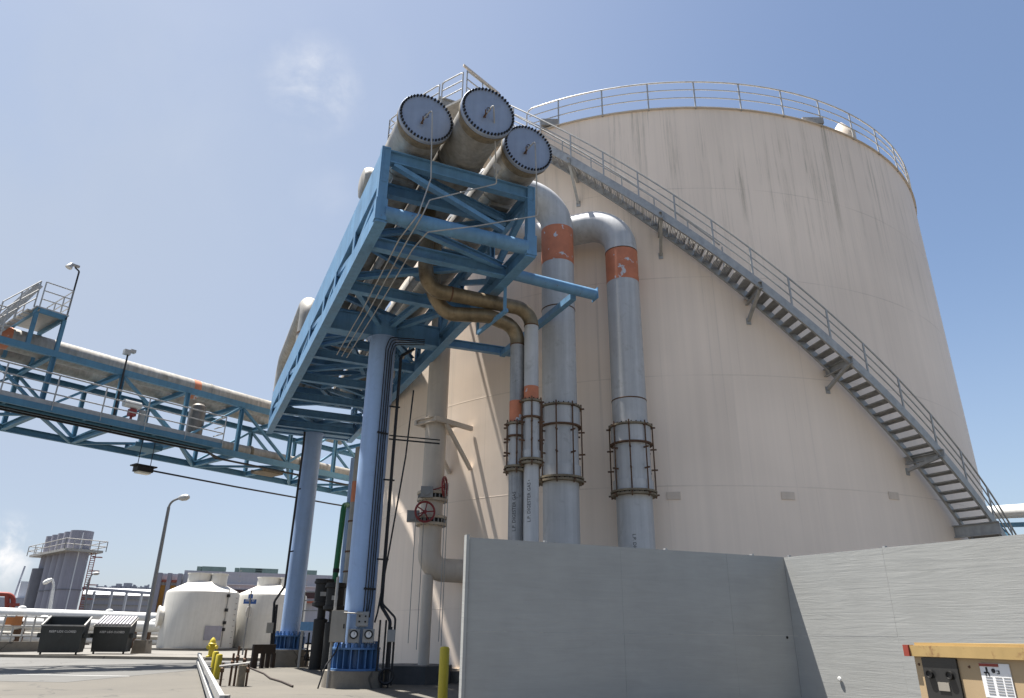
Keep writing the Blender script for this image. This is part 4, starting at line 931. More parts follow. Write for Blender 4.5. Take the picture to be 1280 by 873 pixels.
for q in (-.28, -.14, .0): cst.tube([c_-toc*.16+scr*q+V((0,0,.35 if q < -.1 else .2)), xy(c_-toc*.16+scr*q)], .024, 7)
part('post', cst, M['black'], r_)
part('cable_coil', MB().lathe([(.16, -.02), (.19, 0), (.16, .02), (.13, 0)], xy(c_-toc*.1-scr*.05, .25), toc, 20, closed_profile=True), M['black'], r_)

# far column fittings
fdist = hypot(P(SF,0,0).x, P(SF,0,0).y)-.5
def fz(x, y): return ath(x, y, fdist)
fc = thing('conduit_bundle', 'black conduit stepping down beside the farther blue column', 'conduit', xy(fz(340, 830)))
part('conduit', MB().tube(fillet([fz(381, 540), fz(379, 560), fz(356, 733), fz(343, 752), fz(338, 818)], .25, 5), .045, 8), M['black'], fc)
part('conduit', MB().tube([fz(346, 756), fz(340, 822)], .05, 8), M['black'], fc)
for p in ((362, 690), (371, 612)): part('strap', MB().bar(fz(*p), fz(p[0]+5, p[1]-1), .04, .05), M['black'], fc)
c = fz(338, 785); jb = thing('junction_box', 'small grey box on the conduits at the farther column', 'electrical box', c); part('enclosure', MB().box(c, (.24, .16, .36)), M['box_tan'], jb); part('cover', MB().box(c+toc*.085, (.2, .012, .3), scr, toc), M['box_tan'], jb)

# ---- equipment between the columns
def gpt(x, y, h): return ath(x, y, h)
gpz = thing('green_pipe', 'dark green pipe bending down from under the pipe bridge', 'pipe', xy(gpt(416, 760, 29.5)))
part('pipe_run', MB().tube(fillet([gpt(437, 631, 31.0), gpt(430, 632, 29.5), gpt(418, 730, 29.5), gpt(415, 760, 29.5)], .3, 6), .11, 14), M['green'], gpz)
part('clamp', MB().tube([gpt(420.5, 711, 29.5), gpt(420, 716, 29.5)], .125, 12), M['bolt'], gpz)
bcx = xy(gpt(429, 720, 30.5)); bp = thing('blue_standpipe', 'slim blue standpipe behind the green pipe', 'pipe', bcx)
part('pipe_run', MB().tube([bcx, bcx+V((0,0,8.0))], .15, 16), M['blue_light'], bp); part('flange', MB().lathe([(.15, 2.6), (.24, 2.6), (.24, 2.7), (.15, 2.7)], bcx, n=18), M['blue'], bp)
ocx = xy(gpt(436, 720, 28.5)); op = thing('banded_standpipe', 'grey standpipe with orange band half hidden by the nearer column', 'pipe', ocx)
part('pipe_run', MB().tube([ocx, ocx+V((0,0,8.0))], .20, 20), M['alu'], op); part('orange_band', MB().tube([ocx+V((0,0,gpt(436, 628, 28.5).z)), ocx+V((0,0,gpt(436, 602, 28.5).z))], .206, 20), M['orange'], op)
for y in (652, 690, 715): part('weld_ring', MB().lathe([(.2, -.03), (.23, -.03), (.23, .03), (.2, .03)], ocx+V((0,0,gpt(436, y, 28.5).z)), n=20), M['rust'], op)
def valve(x, ytop, ybot, hd, lb):
    c = gpt(x, (ytop+ybot)/2, hd); zt_, zb_ = gpt(x, ytop, hd).z, gpt(x, ybot, hd).z; r = thing('flanged_valve', lb, 'valve', xy(c), 'dark flanged valves behind the nearer column'); c0 = xy(c); h = zt_-zb_
    part('body', MB().lathe([(0, zt_-.03), (.36, zt_-.03), (.36, zt_-.1), (.30, zt_-.12), (.30, zt_-h*.38), (.36, zt_-h*.40), (.36, zt_-h*.46), (.14, zt_-h*.5), (.14, zt_-h*.68), (.24, zt_-h*.7), (.24, zb_), (.24, 0)], c0, n=24), M['bolt'], r)
    part('bolt_ring', MB().lathe([(.32, zt_-.03), (.34, zt_-.03), (.34, zt_+.05), (.32, zt_+.05)], c0, n=14), M['bolt'], r)
    part('sight_plate', MB().box(c0+toc*.3+V((0,0,zt_-h*.25)), (.2, .02, .14), scr, toc), M['galv_dark'], r)
    return r
valve(402.5, 726, 796, 28.0, 'dark flanged valve by the green pipe, left one of the pair')
valve(417, 731, 800, 26.5, 'dark flanged valve nearest the blue column, right one of the pair')
pfx = thing('access_platform', 'low blue platform with thin rails between the two columns', 'platform', xy(gpt(395, 830, 29)))
pz = gpt(395, 778, 29).z
A_, B_ = xy(gpt(377, 780, 29.4)), xy(gpt(418, 780, 28.6)); dd_ = (B_-A_).normalized(); nn_ = V((-dd_.y, dd_.x, 0))
part('deck_beam', MB().channel(A_+V((0,0,pz-.14)), B_+V((0,0,pz-.14)), .12, .30, nn_).box((A_+B_)/2+nn_*.75+V((0,0,pz-.02)), ((B_-A_).length, 1.4, .05), dd_, nn_), M['blue'], pfx)
for q in (0.05, .5, .95):
    part('leg', MB().bar(A_.lerp(B_, q), A_.lerp(B_, q)+V((0,0,pz-.3)), .08, .08), M['galv_dark'], pfx)
rr = MB()
for h in (.4, .75, 1.05): rr.tube([A_+V((0,0,pz+h)), B_+V((0,0,pz+h))], .022, 7)
for q in (.0, .5, 1): rr.tube([A_.lerp(B_, q)+V((0,0,pz)), A_.lerp(B_, q)+V((0,0,pz+1.05))], .025, 7)
part('handrail', rr, M['galv_dark'], pfx)
pm = MB()
for k in range(7):
    x = A_.lerp(B_, .12+.12*k)+nn_*(.3+.2*(k % 3)); pm.tube([x+V((0,0,.05)), x+V((0,0,pz-.35))], .035, 7)
    pm.lathe([(0, -.05), (.1, -.05), (.1, .05), (0, .05)], x+V((0,0,.35+.22*(k % 3))), dd_, 10)
for h in (.25, .55, .8): pm.tube([A_+nn_*.4+V((0,0,h)), B_+nn_*.4+V((0,0,h))], .03, 7)
solo('pipe_manifold', pm, M['black'], 'tangle of small dark pipes and valves under the low blue platform', 'pipework', xy(gpt(395, 830, 29)))
bx = thing('steel_barrier', 'dark brown slotted steel barrier left of the farther pedestal', 'barrier', xy(gpt(325, 835, 29.6)))
A_, B_ = xy(gpt(313, 835, 28.6)), xy(gpt(341, 833, 29.4)); dd_ = (B_-A_).normalized(); nn_ = V((-dd_.y, dd_.x, 0)); L_ = (B_-A_).length; hz_ = .72
part('top_plate', MB().box((A_+B_)/2+V((0,0,hz_-.1)), (L_, .08, .3), dd_, nn_), M['dark_brown'], bx)
for q in (.12, .48, .72, .97): part('upright', MB().box(A_.lerp(B_, q)+V((0,0,(hz_-.25)/2)), (.26 if q < .3 else .16, .078, hz_-.25), dd_, nn_), M['dark_brown'], bx)

# ================================================================== STREET SIDE, left
# bollards
def bollard(c, h, r, label):
    m = MB().lathe([(r, -.05), (r, h-.04), (r*.8, h-.01), (0, h)], c, n=20)
    return solo('bollard', m, M['yellow'], label, 'bollard', c, 'yellow bollards')
bz = 1.0
b1 = xy(atz(556, 808, .98)); bollard(b1, .98, .085, 'yellow bollard standing by the end of the shaded fence')
b2 = xy(atz(270, 816, .62)); b3 = xy(atz(274.5, 818.5, .60))
bollard(b2, .66, .085, 'yellow bollard by the steel guard rail, left of a close pair'); bollard(b3, .62, .085, 'yellow bollard by the steel guard rail, right of a close pair')
# hydrant
hd_ = hypot(*atz(263, 822, .11)[:2]); hc = xy(atz(263, 822, .11), .11)
hy = thing('fire_hydrant', 'yellow fire hydrant on the pavement in front of a white tank', 'hydrant', hc)
hb_ = part('barrel', MB().lathe([(.2, 0), (.2, .06), (.12, .08), (.12, .5), (.17, .52), (.17, .57), (.13, .6), (.12, .7), (.06, .78), (.03, .82), (0, .82)], hc, n=20), M['yellow'], hy)
for k in (0, 1, 2): part('outlet', MB().lathe([(.07, .1), (.07, .2), (.09, .2), (.09, .26), (0, .26)], hc+V((0,0,.42)), V((cos(2.1*k), sin(2.1*k)-.3, 0)), 12), M['yellow'], hy)
# guard rail
ga, gb = xy(atz(248, 818, .40)), xy(atz(277, 875, .40))
gu = thing('guard_rail', 'pale steel guard rail running toward the camera beside the road', 'guard rail', ga)
for z in (.40, .18): part('beam', MB().bar(ga+V((0,0,z)), gb+V((0,0,z)), .06, .10), M['galv'], gu)
for q in (0.01, .3, .6, .99): part('post', MB().bar(ga.lerp(gb, q)+V((.06,0,0)), ga.lerp(gb, q)+V((.06,0,.44)), .08, .08), M['galv_dark'], gu)
# standpipes near the bollards
sp = thing('standpipe_cluster', 'cluster of rusty standpipes and valves beside the yellow bollards', 'pipework', xy(atz(292, 853, 0)))
sc = xy(atz(291, 858, 0)); m = MB()
for k, (dx, h) in enumerate(((-.3, .5), (-.12, .7), (.02, .86), (.16, .78), (.3, .5))): m.tube([sc+V((dx, .1*(k % 2), 0)), sc+V((dx, .1*(k % 2), h))], .028, 8); m.lathe([(0, -.04), (.06, -.04), (.06, .04), (0, .04)], sc+V((dx, .1*(k % 2), h*.7)), V((1, .3, 0)), 10)
part('upright_pipes', m, M['rust'], sp); part('drum', MB().lathe([(.09, 0), (.09, .45), (0, .45)], sc+V((.2, -.1, 0)), n=16), M['rust_flange'], sp)
part('cross_pipe', MB().tube([sc+V((-.35, -.08, .42)), sc+V((.35, -.08, .5))], .025, 8), M['galv_dark'], sp)
# hose on the apron
solo('hose', MB().tube([atz(310, 834, .03), atz(330, 842, .03), atz(338, 848, .03), atz(352, 852, .03), atz(366, 858, .03)], .022, 8), M['dark_brown'], 'dark hose lying across the concrete apron', 'hose', atz(335, 846, 0))

# dumpsters
def dumpster(x0, x1, yb, lab, lid):
    A = xy(atz(x0, yb, .11), .11); hd0 = hypot(A.x, A.y); B = xy(ath(x1-.5, yb, hd0-.3), .11)
    d = (B-A).normalized(); nb = V((-d.y, d.x, 0)); Wd = (B-A).length; D = 1.55; hf, hbk = 1.22, 1.62
    r = thing('dumpster', lab, 'dumpster', A, 'dumpsters on the pavement')
    m = MB(); th = .05
    def quad3(p): return p
    i0, o = .0, 0
    prof = [(.12, .1), (0, hf), (D, hbk), (D-.05, .1)]
    vs = []
    for k in (0, Wd):
        ins = .06 if k == 0 else -.06
        for (y, z) in prof: vs.append(A+d*(k+(ins if z < .5 else 0))+nb*y+V((0,0,z)))
    iv = []
    for k in (th, Wd-th):
        for (y, z) in ((.17, .15), (th, hf), (D-th, hbk), (D-.1, .15)): iv.append(A+d*k+nb*y+V((0,0,z)))
    m.add(vs+iv, [(0,4,5,1), (2,6,7,3), (0,3,7,4), (0,1,2,3), (4,7,6,5), (8,9,13,12), (10,11,15,14), (8,12,15,11), (8,11,10,9), (12,13,14,15), (1,5,13,9), (5,6,14,13), (6,2,10,14), (2,1,9,10)])
    part('bin_body', m, M['dumpster'], r)
    rm = MB().bar(A+nb*0+V((0,0,hf+.02)), A+d*Wd+V((0,0,hf+.02)), .07, .06).bar(A+nb*D+V((0,0,hbk+.02)), A+d*Wd+nb*D+V((0,0,hbk+.02)), .07, .06)
    for k in (0, Wd): rm.bar(A+d*k+V((0,0,hf+.02)), A+d*k+nb*D+V((0,0,hbk+.02)), .06, .06)
    part('rim', rm, M['galv_dark'], r)
    for k in (-.07, Wd+.07): part('fork_pocket', MB().box(A+d*k+nb*.75+V((0,0,.82)), (.14, 1.0, .2), d, nb), M['dumpster'], r)
    if lid:
        n = 11
        lm = MB()
        for k in range(n): lm.box(A+d*(Wd*(k+.5)/n)+nb*D/2+V((0,0,(hf+hbk)/2+.085)), (Wd/n*.6, D*1.0, .10), d, (nb*D+V((0,0,hbk-hf))).normalized(), (nb*-(hbk-hf)+V((0,0,D))).normalized())
        lb_ = MB().box(A+d*Wd/2+nb*D/2+V((0,0,(hf+hbk)/2+.045)), (Wd, D*1.02, .03), d, (nb*D+V((0,0,hbk-hf))).normalized(), (nb*-(hbk-hf)+V((0,0,D))).normalized())
        li = part('lid', lb_, M['dumpster'], r)
        part('lid_ribs', lm, M['lid'], li)
    nrm = -nb*(hf-.1)-V((0,0,.12)); nrm.normalize(); up_ = (V((0,0,hf-.1))-nb*.12).normalized()
    part('lettering', text_on('KEEP LIDS CLOSED', .13, A+d*Wd*.52+V((0,0,.98))+nb*.028+nrm*.01, d, up_), M['lettering_white'], r)
    for k in (.15, Wd-.15): part('caster', MB().lathe([(0, -.03), (.08, -.03), (.08, .03), (0, .03)], A+d*k+nb*.3+V((0,0,.08)), d, 12), M['bolt'], r)
dumpster(43, 98, 819, 'open charcoal dumpster on the pavement, left of the pair', False)
dumpster(110, 157, 818, 'charcoal dumpster with closed ribbed grey lid, beside the lamp post', True)

# lamp posts
def lamp(base, top, arm, head, mat, lab, rad=.09, foot=None, curved=False, hl=.5):
    r = thing('lamp_post', lab, 'lamp post', base)
    part('pole', MB().tube([base, top], [rad*1.25, rad*.8], 14), mat, r)
    part('arm', MB().tube(fillet([top, top+(arm-top)*.15+V((0,0,(arm-top).length*.32)), arm], (arm-top).length*.6, 8), rad*.6, 10), mat, r)
    hd_ = (head-arm).normalized(); part('lamp_head', MB().lathe([(0, -.06*hl), (.18*hl, 0), (.34*hl, .4*hl), (.36*hl, .9*hl), (.22*hl, 1.25*hl), (0, 1.35*hl)], arm, hd_, 14), M['white'] if curved else M['galv'], r)
    return r
lb0 = xy(atz(176, 817, .11), .11); lh = hypot(lb0.x, lb0.y)
solo('lamp_footing', MB().add([lb0+V((sx*.36*k, sy*.36*k, z)) for z, k in ((0, 1), (.62, .86)) for sx, sy in ((-1,-1), (1,-1), (1,1), (-1,1))], [(3,2,1,0), (4,5,6,7), (0,1,5,4), (1,2,6,5), (2,3,7,6), (3,0,4,7)]), M['concrete'], 'square concrete footing under the tall grey lamp post', 'footing', lb0)
lamp(lb0+V((0,0,.62)), ath(211, 634, lh), ath(224, 623, lh-.3), ath(232, 622, lh-.6), M['lampgrey'], 'tall grey lamp post with bent arm beside the dumpsters', .1)
lw = xy(atz(62, 782, 0)); h_ = 70
lamp(xy(ath(59, 790, h_)), ath(66.5, 737, h_), ath(65, 724, h_), ath(59, 727, h_), M['white'], 'short white crook-topped lamp post behind the white pipelines', .15, curved=True, hl=.5)
lamp(xy(ath(103, 790, 95)), ath(110, 729, 95), ath(116, 717.5, 95), ath(122, 717, 95), M['lampgrey'], 'small distant grey lamp post right of the exhaust stacks', .11, hl=.5)

# small white tanks
def wtank(x0, x1, yt, yb, dist, lab, plaque):
    xc = (x0+x1)/2; c = xy(ath(xc, yb, dist), .11); half = (x1-x0)/2/FOC*(dist*.93)/1.09
    zt_ = ath(xc, yt, dist-half).z; r = thing('chemical_tank', lab, 'tank', c, 'white domed chemical tanks')
    part('plinth', MB().lathe([(half+.45, 0), (half+.45, .12), (0, .12)], c, n=40), M['pavement'], r)
    part('tank_body', MB().lathe([(half*.985, .12), (half, .3), (half, zt_-.15), (half*.985, zt_-.03), (half*.93, zt_+.06), (half*.42, zt_+.62), (half*.40, zt_+.64), (0, zt_+.66)], c-V((0,0,.11)), n=64), M['wt'], r)
    nk = c+V((-.1*half, -.1*half, zt_+.5-.11)); part('neck', MB().lathe([(half*.36, 0), (half*.36, .55), (half*.38, .55), (half*.38, .62), (0, .66)], nk, n=28), M['wt'], r)
    part('manway', MB().lathe([(half*.22, 0), (half*.22, .78), (half*.24, .78), (half*.24, .86), (0, .9)], c+scr*half*.42+toc*half*.25+V((0,0,zt_+.25-.11)), n=24), M['wt'], r)
    tocx = (E0-c); tocx.z = 0; tocx.normalize(); sx = V((-tocx.y, tocx.x, 0)); sx = sx if sx.x > 0 else -sx
    def on(a, z): return c+tocx*half*cos(radians(a))+sx*half*sin(radians(a))+V((0,0,z))
    part('side_manhole', MB().lathe([(.55, 0), (.55, .22), (.62, .22), (.62, .3), (0, .32)], on(-80, 1.9)-(on(-80, 0)-c-V((0,0,0)))*.02, (on(-80, 0)-c), 24), M['wt'], r)
    if plaque: part('warning_placard', MB().box(on(24, zt_*.28)+tocx*.02, (1.05, .03, .8), (sx*cos(radians(24))-tocx*sin(radians(24))), (tocx*cos(radians(24))+sx*sin(radians(24)))), M['stack'], r)
    part('drain_line', MB().tube([on(42, .2)+tocx*.06, on(42, zt_)+tocx*.06], .03, 6), M['galv_dark'], r)
    for z in (.34, .45, .66, .9): part('fitting', MB().box(on(42, zt_*z)+tocx*.08, (.16, .16, .18)), M['bolt'], r)
    lm = MB()
    for k in range(14): lm.box(on(66, .4+.33*k)+tocx*.04, (.1, .1, .04))
    part('ladder_rung', lm, M['galv_dark'], r)
    return r
M['wt'] = paint('chalky_white_paint', (.52, .505, .465), .6, var=.06, dirt=(.42, .385, .31), dirt_amt=.3, dirt_scale=.8)
wtank(199, 287, 738, 811, 52, 'white domed chemical tank with grey placard, left of two', True)
wtank(288, 376, 742, 812, 54, 'white domed chemical tank half hidden by the farther blue column', False)

# street sign
sb = xy(atz(302, 812, .11), .11); shd = hypot(sb.x, sb.y); s_t = ath(306.5, 742, 41).z
sg = thing('street_sign', 'blue street name sign on thin post before the white tanks', 'sign', xy(ath(302, 815, 41), 0))
s0_ = xy(ath(303.5, 815, 41)); part('post', MB().tube([s0_, s0_+V((0,0,ath(304, 738, 41).z))], .04, 8), M['lampgrey'], sg)
sp_ = part('name_plate', MB().box(xy(s0_, ath(304, 752, 41).z), (.62, .03, .22), scr, toc), M['sign'], sg)
part('lettering', text_on('VISTA DEL MAR', .085, xy(s0_, ath(304, 751, 41).z)+toc*.02, scr, Z), M['lettering_white'], sp_) if False else part('lettering', text_on('5TH  ST', .13, xy(s0_, ath(304, 751, 41).z)+toc*.02, scr, Z), M['lettering_white'], sp_)
part('number_plate', MB().box(xy(s0_, ath(304, 745.5, 41).z), (.28, .03, .22), (scr*.8+toc*.6), (toc*.8-scr*.6)), M['sign'], sg)
part('stop_blank', MB().lathe([(0, 0), (.3, 0), (.3, .02), (0, .02)], xy(s0_, ath(304, 765, 41).z), (toc*.35+scr*.93), 8), M['box_grey'], sg)

# low railing along pavement
ra_ = xy(atz(-40, 806, .11), .11); rh = 46; A_ = xy(ath(-60, 810, 44.5), .11); B_ = xy(ath(47, 812, 47.5), .11)
pr_ = thing('pipe_railing', 'low pipe railing with an orange tag at the left edge of the road', 'railing', B_)
rr = MB()
for h in (.75, 1.2, 1.65): rr.tube([A_+V((0,0,h)), B_+V((0,0,h))], .045, 7)
part('rail', rr, M['galv'], pr_)
for k in range(9): p = A_.lerp(B_, k/8); part('post', MB().tube([p, p+V((0,0,1.7))], .05, 7), M['galv'], pr_)
p = A_.lerp(B_, .62); part('orange_tag', MB().box(p+toc*.06+V((0,0,1.45)), (.75, .02, .45), scr, toc), paint('orange_tag_paint', (.42, .16, .05), .7), pr_)
part('low_kerb', MB().bar(A_+V((0,0,.2)), B_+V((0,0,.2)), .3, .55), M['concrete'], pr_)

# white pipelines
def pipeline(y0, y1, h0, h1, rad, lab, sup):
    A = ath(-60, y0-1.5, h0); B = ath(330, y1, h1); r = thing('pipeline', lab, 'pipeline', xy((A+B)/2), 'white pipelines beyond the road')
    part('pipe_run', MB().tube([A, B], rad, 20), M['white'], r)
    n = int((B-A).length/6)
    for k in range(n): p = A.lerp(B, (k+.5)/n); part('support', MB().box(xy(p, (p.z-rad)/2), (.3, .5, p.z-rad+.02)), M['rust'], r); part('bonnet', MB().lathe([(.3, 0), (.26, .12), (.12, .2), (0, .21)], p+V((1.2, .2, rad-.06)), n=14), M['white'], r)
    return r
pipeline(779.5, 787, 52, 62, .34, 'nearer of two long white pipelines behind the dumpsters', True)
pipeline(767, 777, 66, 76, .42, 'farther of two long white pipelines, under the exhaust stacks', True)
for k, (y0, y1, h) in enumerate(((786, 795, 54), (792, 801, 53), (798, 806, 52))):
    A = ath(-60, y0-1, h); B = ath(300, y1, h+9)
    solo('low_pipe', MB().tube([A, B], .16, 12), M['white'] if k != 1 else M['alu'], ('upper', 'middle', 'lowest')[k]+' of three thin low pipes stacked behind the dumpsters', 'pipe', xy(A), 'thin low pipes behind the dumpsters')
for i in range(3):
    p = ath(25+80*i, 796, 53+2*i)
    solo('pipe_trestle', MB().box(xy(p, p.z*.5), (.2, .3, max(.3, p.z+.8))).box(xy(p, p.z+.75), (.2, 1.6, .14)), M['rust'], ('rusty trestle leg behind the low railing at the left edge', 'rusty trestle leg behind the two dumpsters', 'rusty trestle leg behind the tall lamp post')[i], 'trestle', xy(p), 'rusty pipe trestles')

# exhaust stacks
SD = 105
def skp(x, y, d): return ath(x, y, d)
base5 = xy(ath(74.5, 787, SD)); rs = 1.28; ztop = ath(97, 664, SD).z
est = thing('exhaust_stacks', 'bank of five joined mauve-grey exhaust stacks on the left skyline', 'smokestack', base5)
back = (xy(ath(63, 787, SD+3.2))-base5)
rowdir = back.normalized(); stp = 2.35
b5 = xy(skp(74.5, 787, SD))
for k in range(5):
    c = b5+rowdir*(stp*k); tz = ztop
    sk = part('stack', MB().lathe([(rs, 0), (rs, tz), (rs-.12, tz), (rs-.12, tz-1)], c, n=28), M['stack'], est)
    for z in (.18, .45, .80): part('ring', MB().lathe([(rs, tz*z-.06), (rs+.07, tz*z-.06), (rs+.07, tz*z+.06), (rs, tz*z+.06)], c, n=28), M['stack_dark'], sk)
    part('cladding_joint', MB().tube([c+toc*rs*.92+scr*rs*.42, c+toc*rs*.92+scr*rs*.42+V((0,0,tz*.98))], .07, 6), M['bld_light'], sk)
mid = b5+rowdir*stp*2; perp = V((-rowdir.y, rowdir.x, 0)); pzz = ztop*.805
pl_ = part('gallery', MB().box(mid+V((0,0,pzz)), (stp*4+4.6, 4.2, .28), rowdir, perp), M['galv_dark'], est)
gr_ = MB(); cs = [mid+rowdir*i*(stp*2+2.6)+perp*j*2.3 for i, j in ((-1,-1), (1,-1), (1,1), (-1,1), (-1,-1))]
for h in (.6, 1.2): gr_.tube([p+V((0,0,pzz+h)) for p in cs], .05, 6)
for a, b in zip(cs[:-1], cs[1:]):
    for k in range(6): p = a.lerp(b, k/5); gr_.tube([p+V((0,0,pzz)), p+V((0,0,pzz+1.2))], .05, 5)
part('gallery_rail', gr_, M['galv_dark'], pl_)
lm = MB(); lc = b5+scr*1.9+toc*.2
for q in (-.25, .25): lm.tube([lc+scr*q, lc+scr*q+V((0,0,pzz))], .05, 5)
for k in range(40): lm.tube([lc-scr*.25+V((0,0,pzz*k/40)), lc+scr*.25+V((0,0,pzz*k/40))], .04, 5)
for k in range(5): lm.box(lc+scr*.5+V((0,0,pzz*(.3+.16*k))), (1.0, .5, .1), scr, toc)
part('ladder', lm, M['redpaint'], est)
c = xy(ath(35, 787, SD+9)); solo('smokestack', MB().lathe([(1.2, 0), (1.2, ath(42, 711, SD+9).z), (1.05, ath(42, 711, SD+9).z), (1.05, ath(42, 711, SD+9).z-.8)], c, n=24), M['stack_dark'], 'single short dark smokestack left of the stack bank', 'smokestack', c)

# background buildings
def blk(x0, x1, yt, hd, depth, yb=790):
    A = xy(ath(x0, yb, hd)); B = xy(ath(x1, yb, hd)); d = (B-A).normalized(); n_ = V((-d.y, d.x, 0)); h = ath((x0+x1)/2, yt, hd).z
    return A, B, d, n_, h, (B-A).length, depth
A_, B_, d_, n_, h_, L_, dp = blk(186, 420, 716, 92, 20)
bl = thing('plant_building', 'long grey plant building with orange panels behind the white tanks', 'building', A_)
part('wall', MB().box(A_+d_*(L_*.5625)+n_*dp/2+V((0,0,h_/2)), (L_*.875, dp, h_), d_, n_), M['bld'], bl)
part('end_wall', MB().box(A_+d_*(L_*.065)+n_*(dp/2+.3)+V((0,0,h_/2-.2)), (L_*.12, dp, h_-.4), d_, n_), M['bld_light'], bl)
for q in (.005, .055, .108): part('pier', MB().box(A_+d_*(L_*q)-n_*.25+V((0,0,h_/2-.2)), (.42, .9, h_-.4), d_, n_), M['stack'], bl)
for q in (.03, .081):
    part('orange_panel', MB().box(A_+d_*(L_*q)+n_*.15+V((0,0,h_*.40)), (1.0, .3, h_*.76), d_, n_), M['orange_panel'], bl)
    part('red_band', MB().box(A_+d_*(L_*q)+n_*.12+V((0,0,h_*.84)), (1.0, .3, .26), d_, n_), M['brick'], bl)
part('window_band', MB().box(A_+d_*(L_*.62)-n_*.02+V((0,0,h_*.70)), (L_*.5, .1, .75), d_, n_), M['bld_dark'], bl)
part('parapet', MB().box(A_+d_*(L_*.54)-n_*.08+V((0,0,h_*.82)), (L_*.80, .2, .10), d_, n_), M['bld_light'], bl)
part('canopy', MB().box(A_+d_*(L_*.62)-n_*.5+V((0,0,h_*.60)), (L_*.48, 1.2, .3), d_, n_), M['brick'], bl)
for q in (.33, .40, .54, .66): pass
for q in (.27, .48, .57, .80): part('roof_unit', MB().box(A_+d_*(L_*q)+n_*4+V((0,0,h_+.35)), (2.6, 2, .75), d_, n_).box(A_+d_*(L_*q-1.6)+n_*4+V((0,0,h_+.35)), (.5, 1.8, .7), d_, n_), M['roofunit'], bl)
A_, B_, d_, n_, h_, L_, dp = blk(92, 188, 744, 118, 18)
b2_ = thing('storage_shed', 'long low grey shed with white roof right of the stacks', 'building', A_)
part('wall', MB().box((A_+B_)/2+n_*dp/2+V((0,0,h_/2)), (L_, dp, h_), d_, n_), M['bld'], b2_)
part('roof', MB().add([A_-n_*.5+V((0,0,h_)), B_-n_*.5+V((0,0,h_)), B_+n_*9+V((0,0,h_+1.3)), A_+n_*9+V((0,0,h_+1.3)), A_+n_*18+V((0,0,h_)), B_+n_*18+V((0,0,h_))], [(0,1,2,3), (3,2,5,4)]), M['bld_light'], b2_)
for k in range(5): part('siding_rail', MB().bar(A_-n_*.15+V((0,0,h_*(.35+.14*k))), B_-n_*.15+V((0,0,h_*(.35+.14*k))), .2, .18), M['galv_dark'], b2_)
part('blue_sheeting', MB().box(A_.lerp(B_, .58)-n_*.25+V((0,0,h_*.2)), (L_*.45, .3, h_*.36), d_, n_), M['farblue'], b2_)
part('low_wall', MB().box(A_.lerp(B_, .18)-n_*.25+V((0,0,h_*.18)), (L_*.34, .3, h_*.34), d_, n_), M['concrete'], b2_)
A_, B_, d_, n_, h_, L_, dp = blk(90, 200, 737, 112, 2)
pg = thing('overhead_pipe_gantry', 'thin grey pipe gantry crossing in front of the low shed', 'gantry', A_)
part('beam', MB().bar(A_+V((0,0,h_)), B_+V((0,0,h_-.4)), .4, .35), M['far'], pg)
for q in (.15, .35, .52, .7, .95): part('leg', MB().bar(A_.lerp(B_, q), A_.lerp(B_, q)+V((0,0,h_-.3)), .25, .25), M['bld_light'], pg)
A_, B_, d_, n_, h_, L_, dp = blk(-40, 33, 737, 125, 10)
b3_ = thing('grey_workshop', 'pale grey workshop at the far left edge behind the red pipe', 'building', A_)
part('wall', MB().box((A_+B_)/2+n_*5+V((0,0,h_*.42)), (L_, 10, h_*.84), d_, n_), M['bld'], b3_)
part('upper_storey', MB().box(A_.lerp(B_, .82)+n_*4+V((0,0,h_*.95)), (L_*.28, 6, h_*.5), d_, n_), M['bld_light'], b3_)
part('mast', MB().tube([A_.lerp(B_, .62)+n_*3+V((0,0,h_*.8)), A_.lerp(B_, .68)+n_*3+V((0,0,h_*1.55))], .12, 6), M['far'], b3_)
rp = thing('red_pipe_arch', 'thick red pipe arch at the left edge above the pipelines', 'pipe', xy(ath(16, 788, 85)))
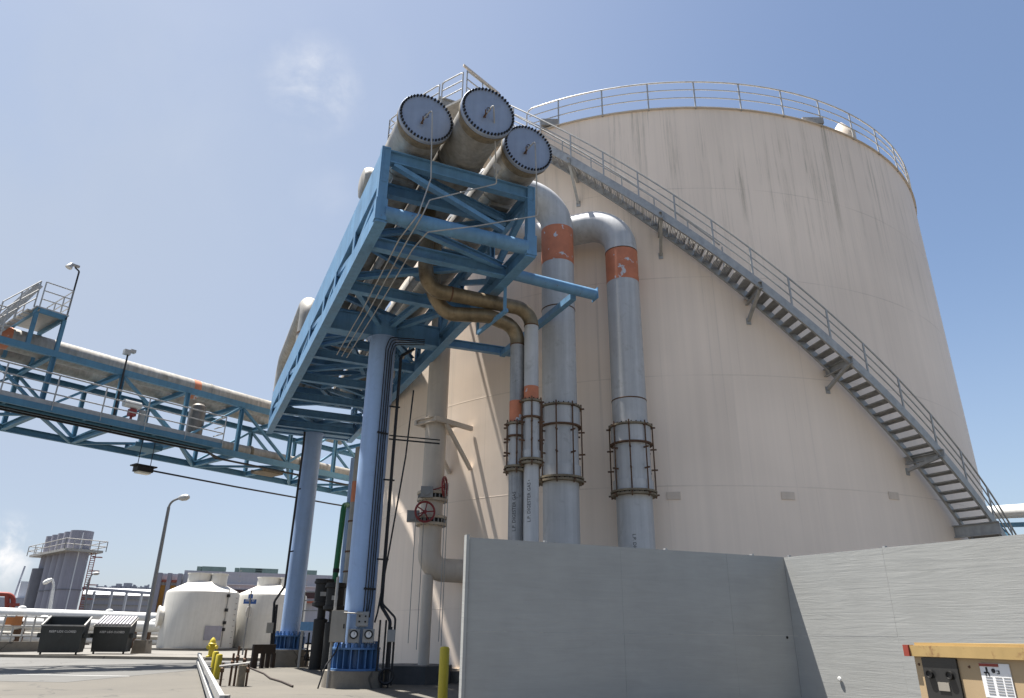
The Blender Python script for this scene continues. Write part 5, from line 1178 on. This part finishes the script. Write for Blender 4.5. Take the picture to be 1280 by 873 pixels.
part('pipe_run', MB().tube(fillet([ath(-40, 741, 85), ath(17.5, 743.5, 85), xy(ath(15.5, 788, 85))], .7, 8), .2, 18), M['redpaint'], rp)
part('cross_pipe', MB().tube([ath(9, 744, 85), xy(ath(7, 788, 85), 1.5)], .2, 14), M['redpaint'], rp)
part('flange', MB().lathe([(0, -.12), (.5, -.12), (.5, .12), (0, .12)], ath(17, 756, 85), V((0,0,1)), 18), M['redpaint'], rp)
# distant refinery: one far mass
fm = MB(); rng = random.Random(3)
for k in range(46):
    x = 108+k*1.6+rng.uniform(-.5, .5); hgt_ = 733+rng.uniform(-3, 3)-(4 if rng.random() < .22 else 0); c = xy(ath(x, 788, 520)); h = ath(x, hgt_, 520).z
    if rng.random() < .45: fm.lathe([(rng.uniform(.5, 1.0), 0), (.6, h), (0, h)], c, n=8)
    else: fm.box(c+V((0,0,h*.48)), (rng.uniform(1.5, 4), 3, h*.96))
solo('distant_refinery', fm, M['far'], 'far-off refinery towers low on the horizon left of the lamp post', 'refinery', xy(ath(145, 788, 520))).__setitem__('kind', 'stuff')

# white pipe rack glimpsed right of the tank
RA_, RB_ = ath(1235, 641, 45), ath(1330, 636, 41)
rr_ = thing('roadside_pipe_rack', 'white pipe on blue truss glimpsed at the right edge past the tank', 'pipe rack', xy(RA_))
dr_ = (RB_-RA_).normalized(); RA2 = RA_-dr_*4; RB2 = RB_+dr_*6
part('pipe_run', MB().tube([RA2, RB2], .33, 24), M['white'], rr_)
for dz in (-.65, -1.9): part('chord', MB().bar(RA2+V((0,0,dz)), RB2+V((0,0,dz)), .2, .22), M['blue_bridge'], rr_)
L_ = (RB2-RA2).length
for k in range(10):
    a, b = RA2.lerp(RB2, k/10), RA2.lerp(RB2, (k+1)/10); part('diagonal', MB().bar(a+V((0,0,-.7 if k % 2 else -1.85)), b+V((0,0,-1.85 if k % 2 else -.7)), .1, .14), M['blue_bridge'], rr_)
for q in (.05, .95): part('leg', MB().bar(xy(RA2.lerp(RB2, q)), RA2.lerp(RB2, q)+V((0,0,-2.0)), .3, .3), M['blue_bridge'], rr_)
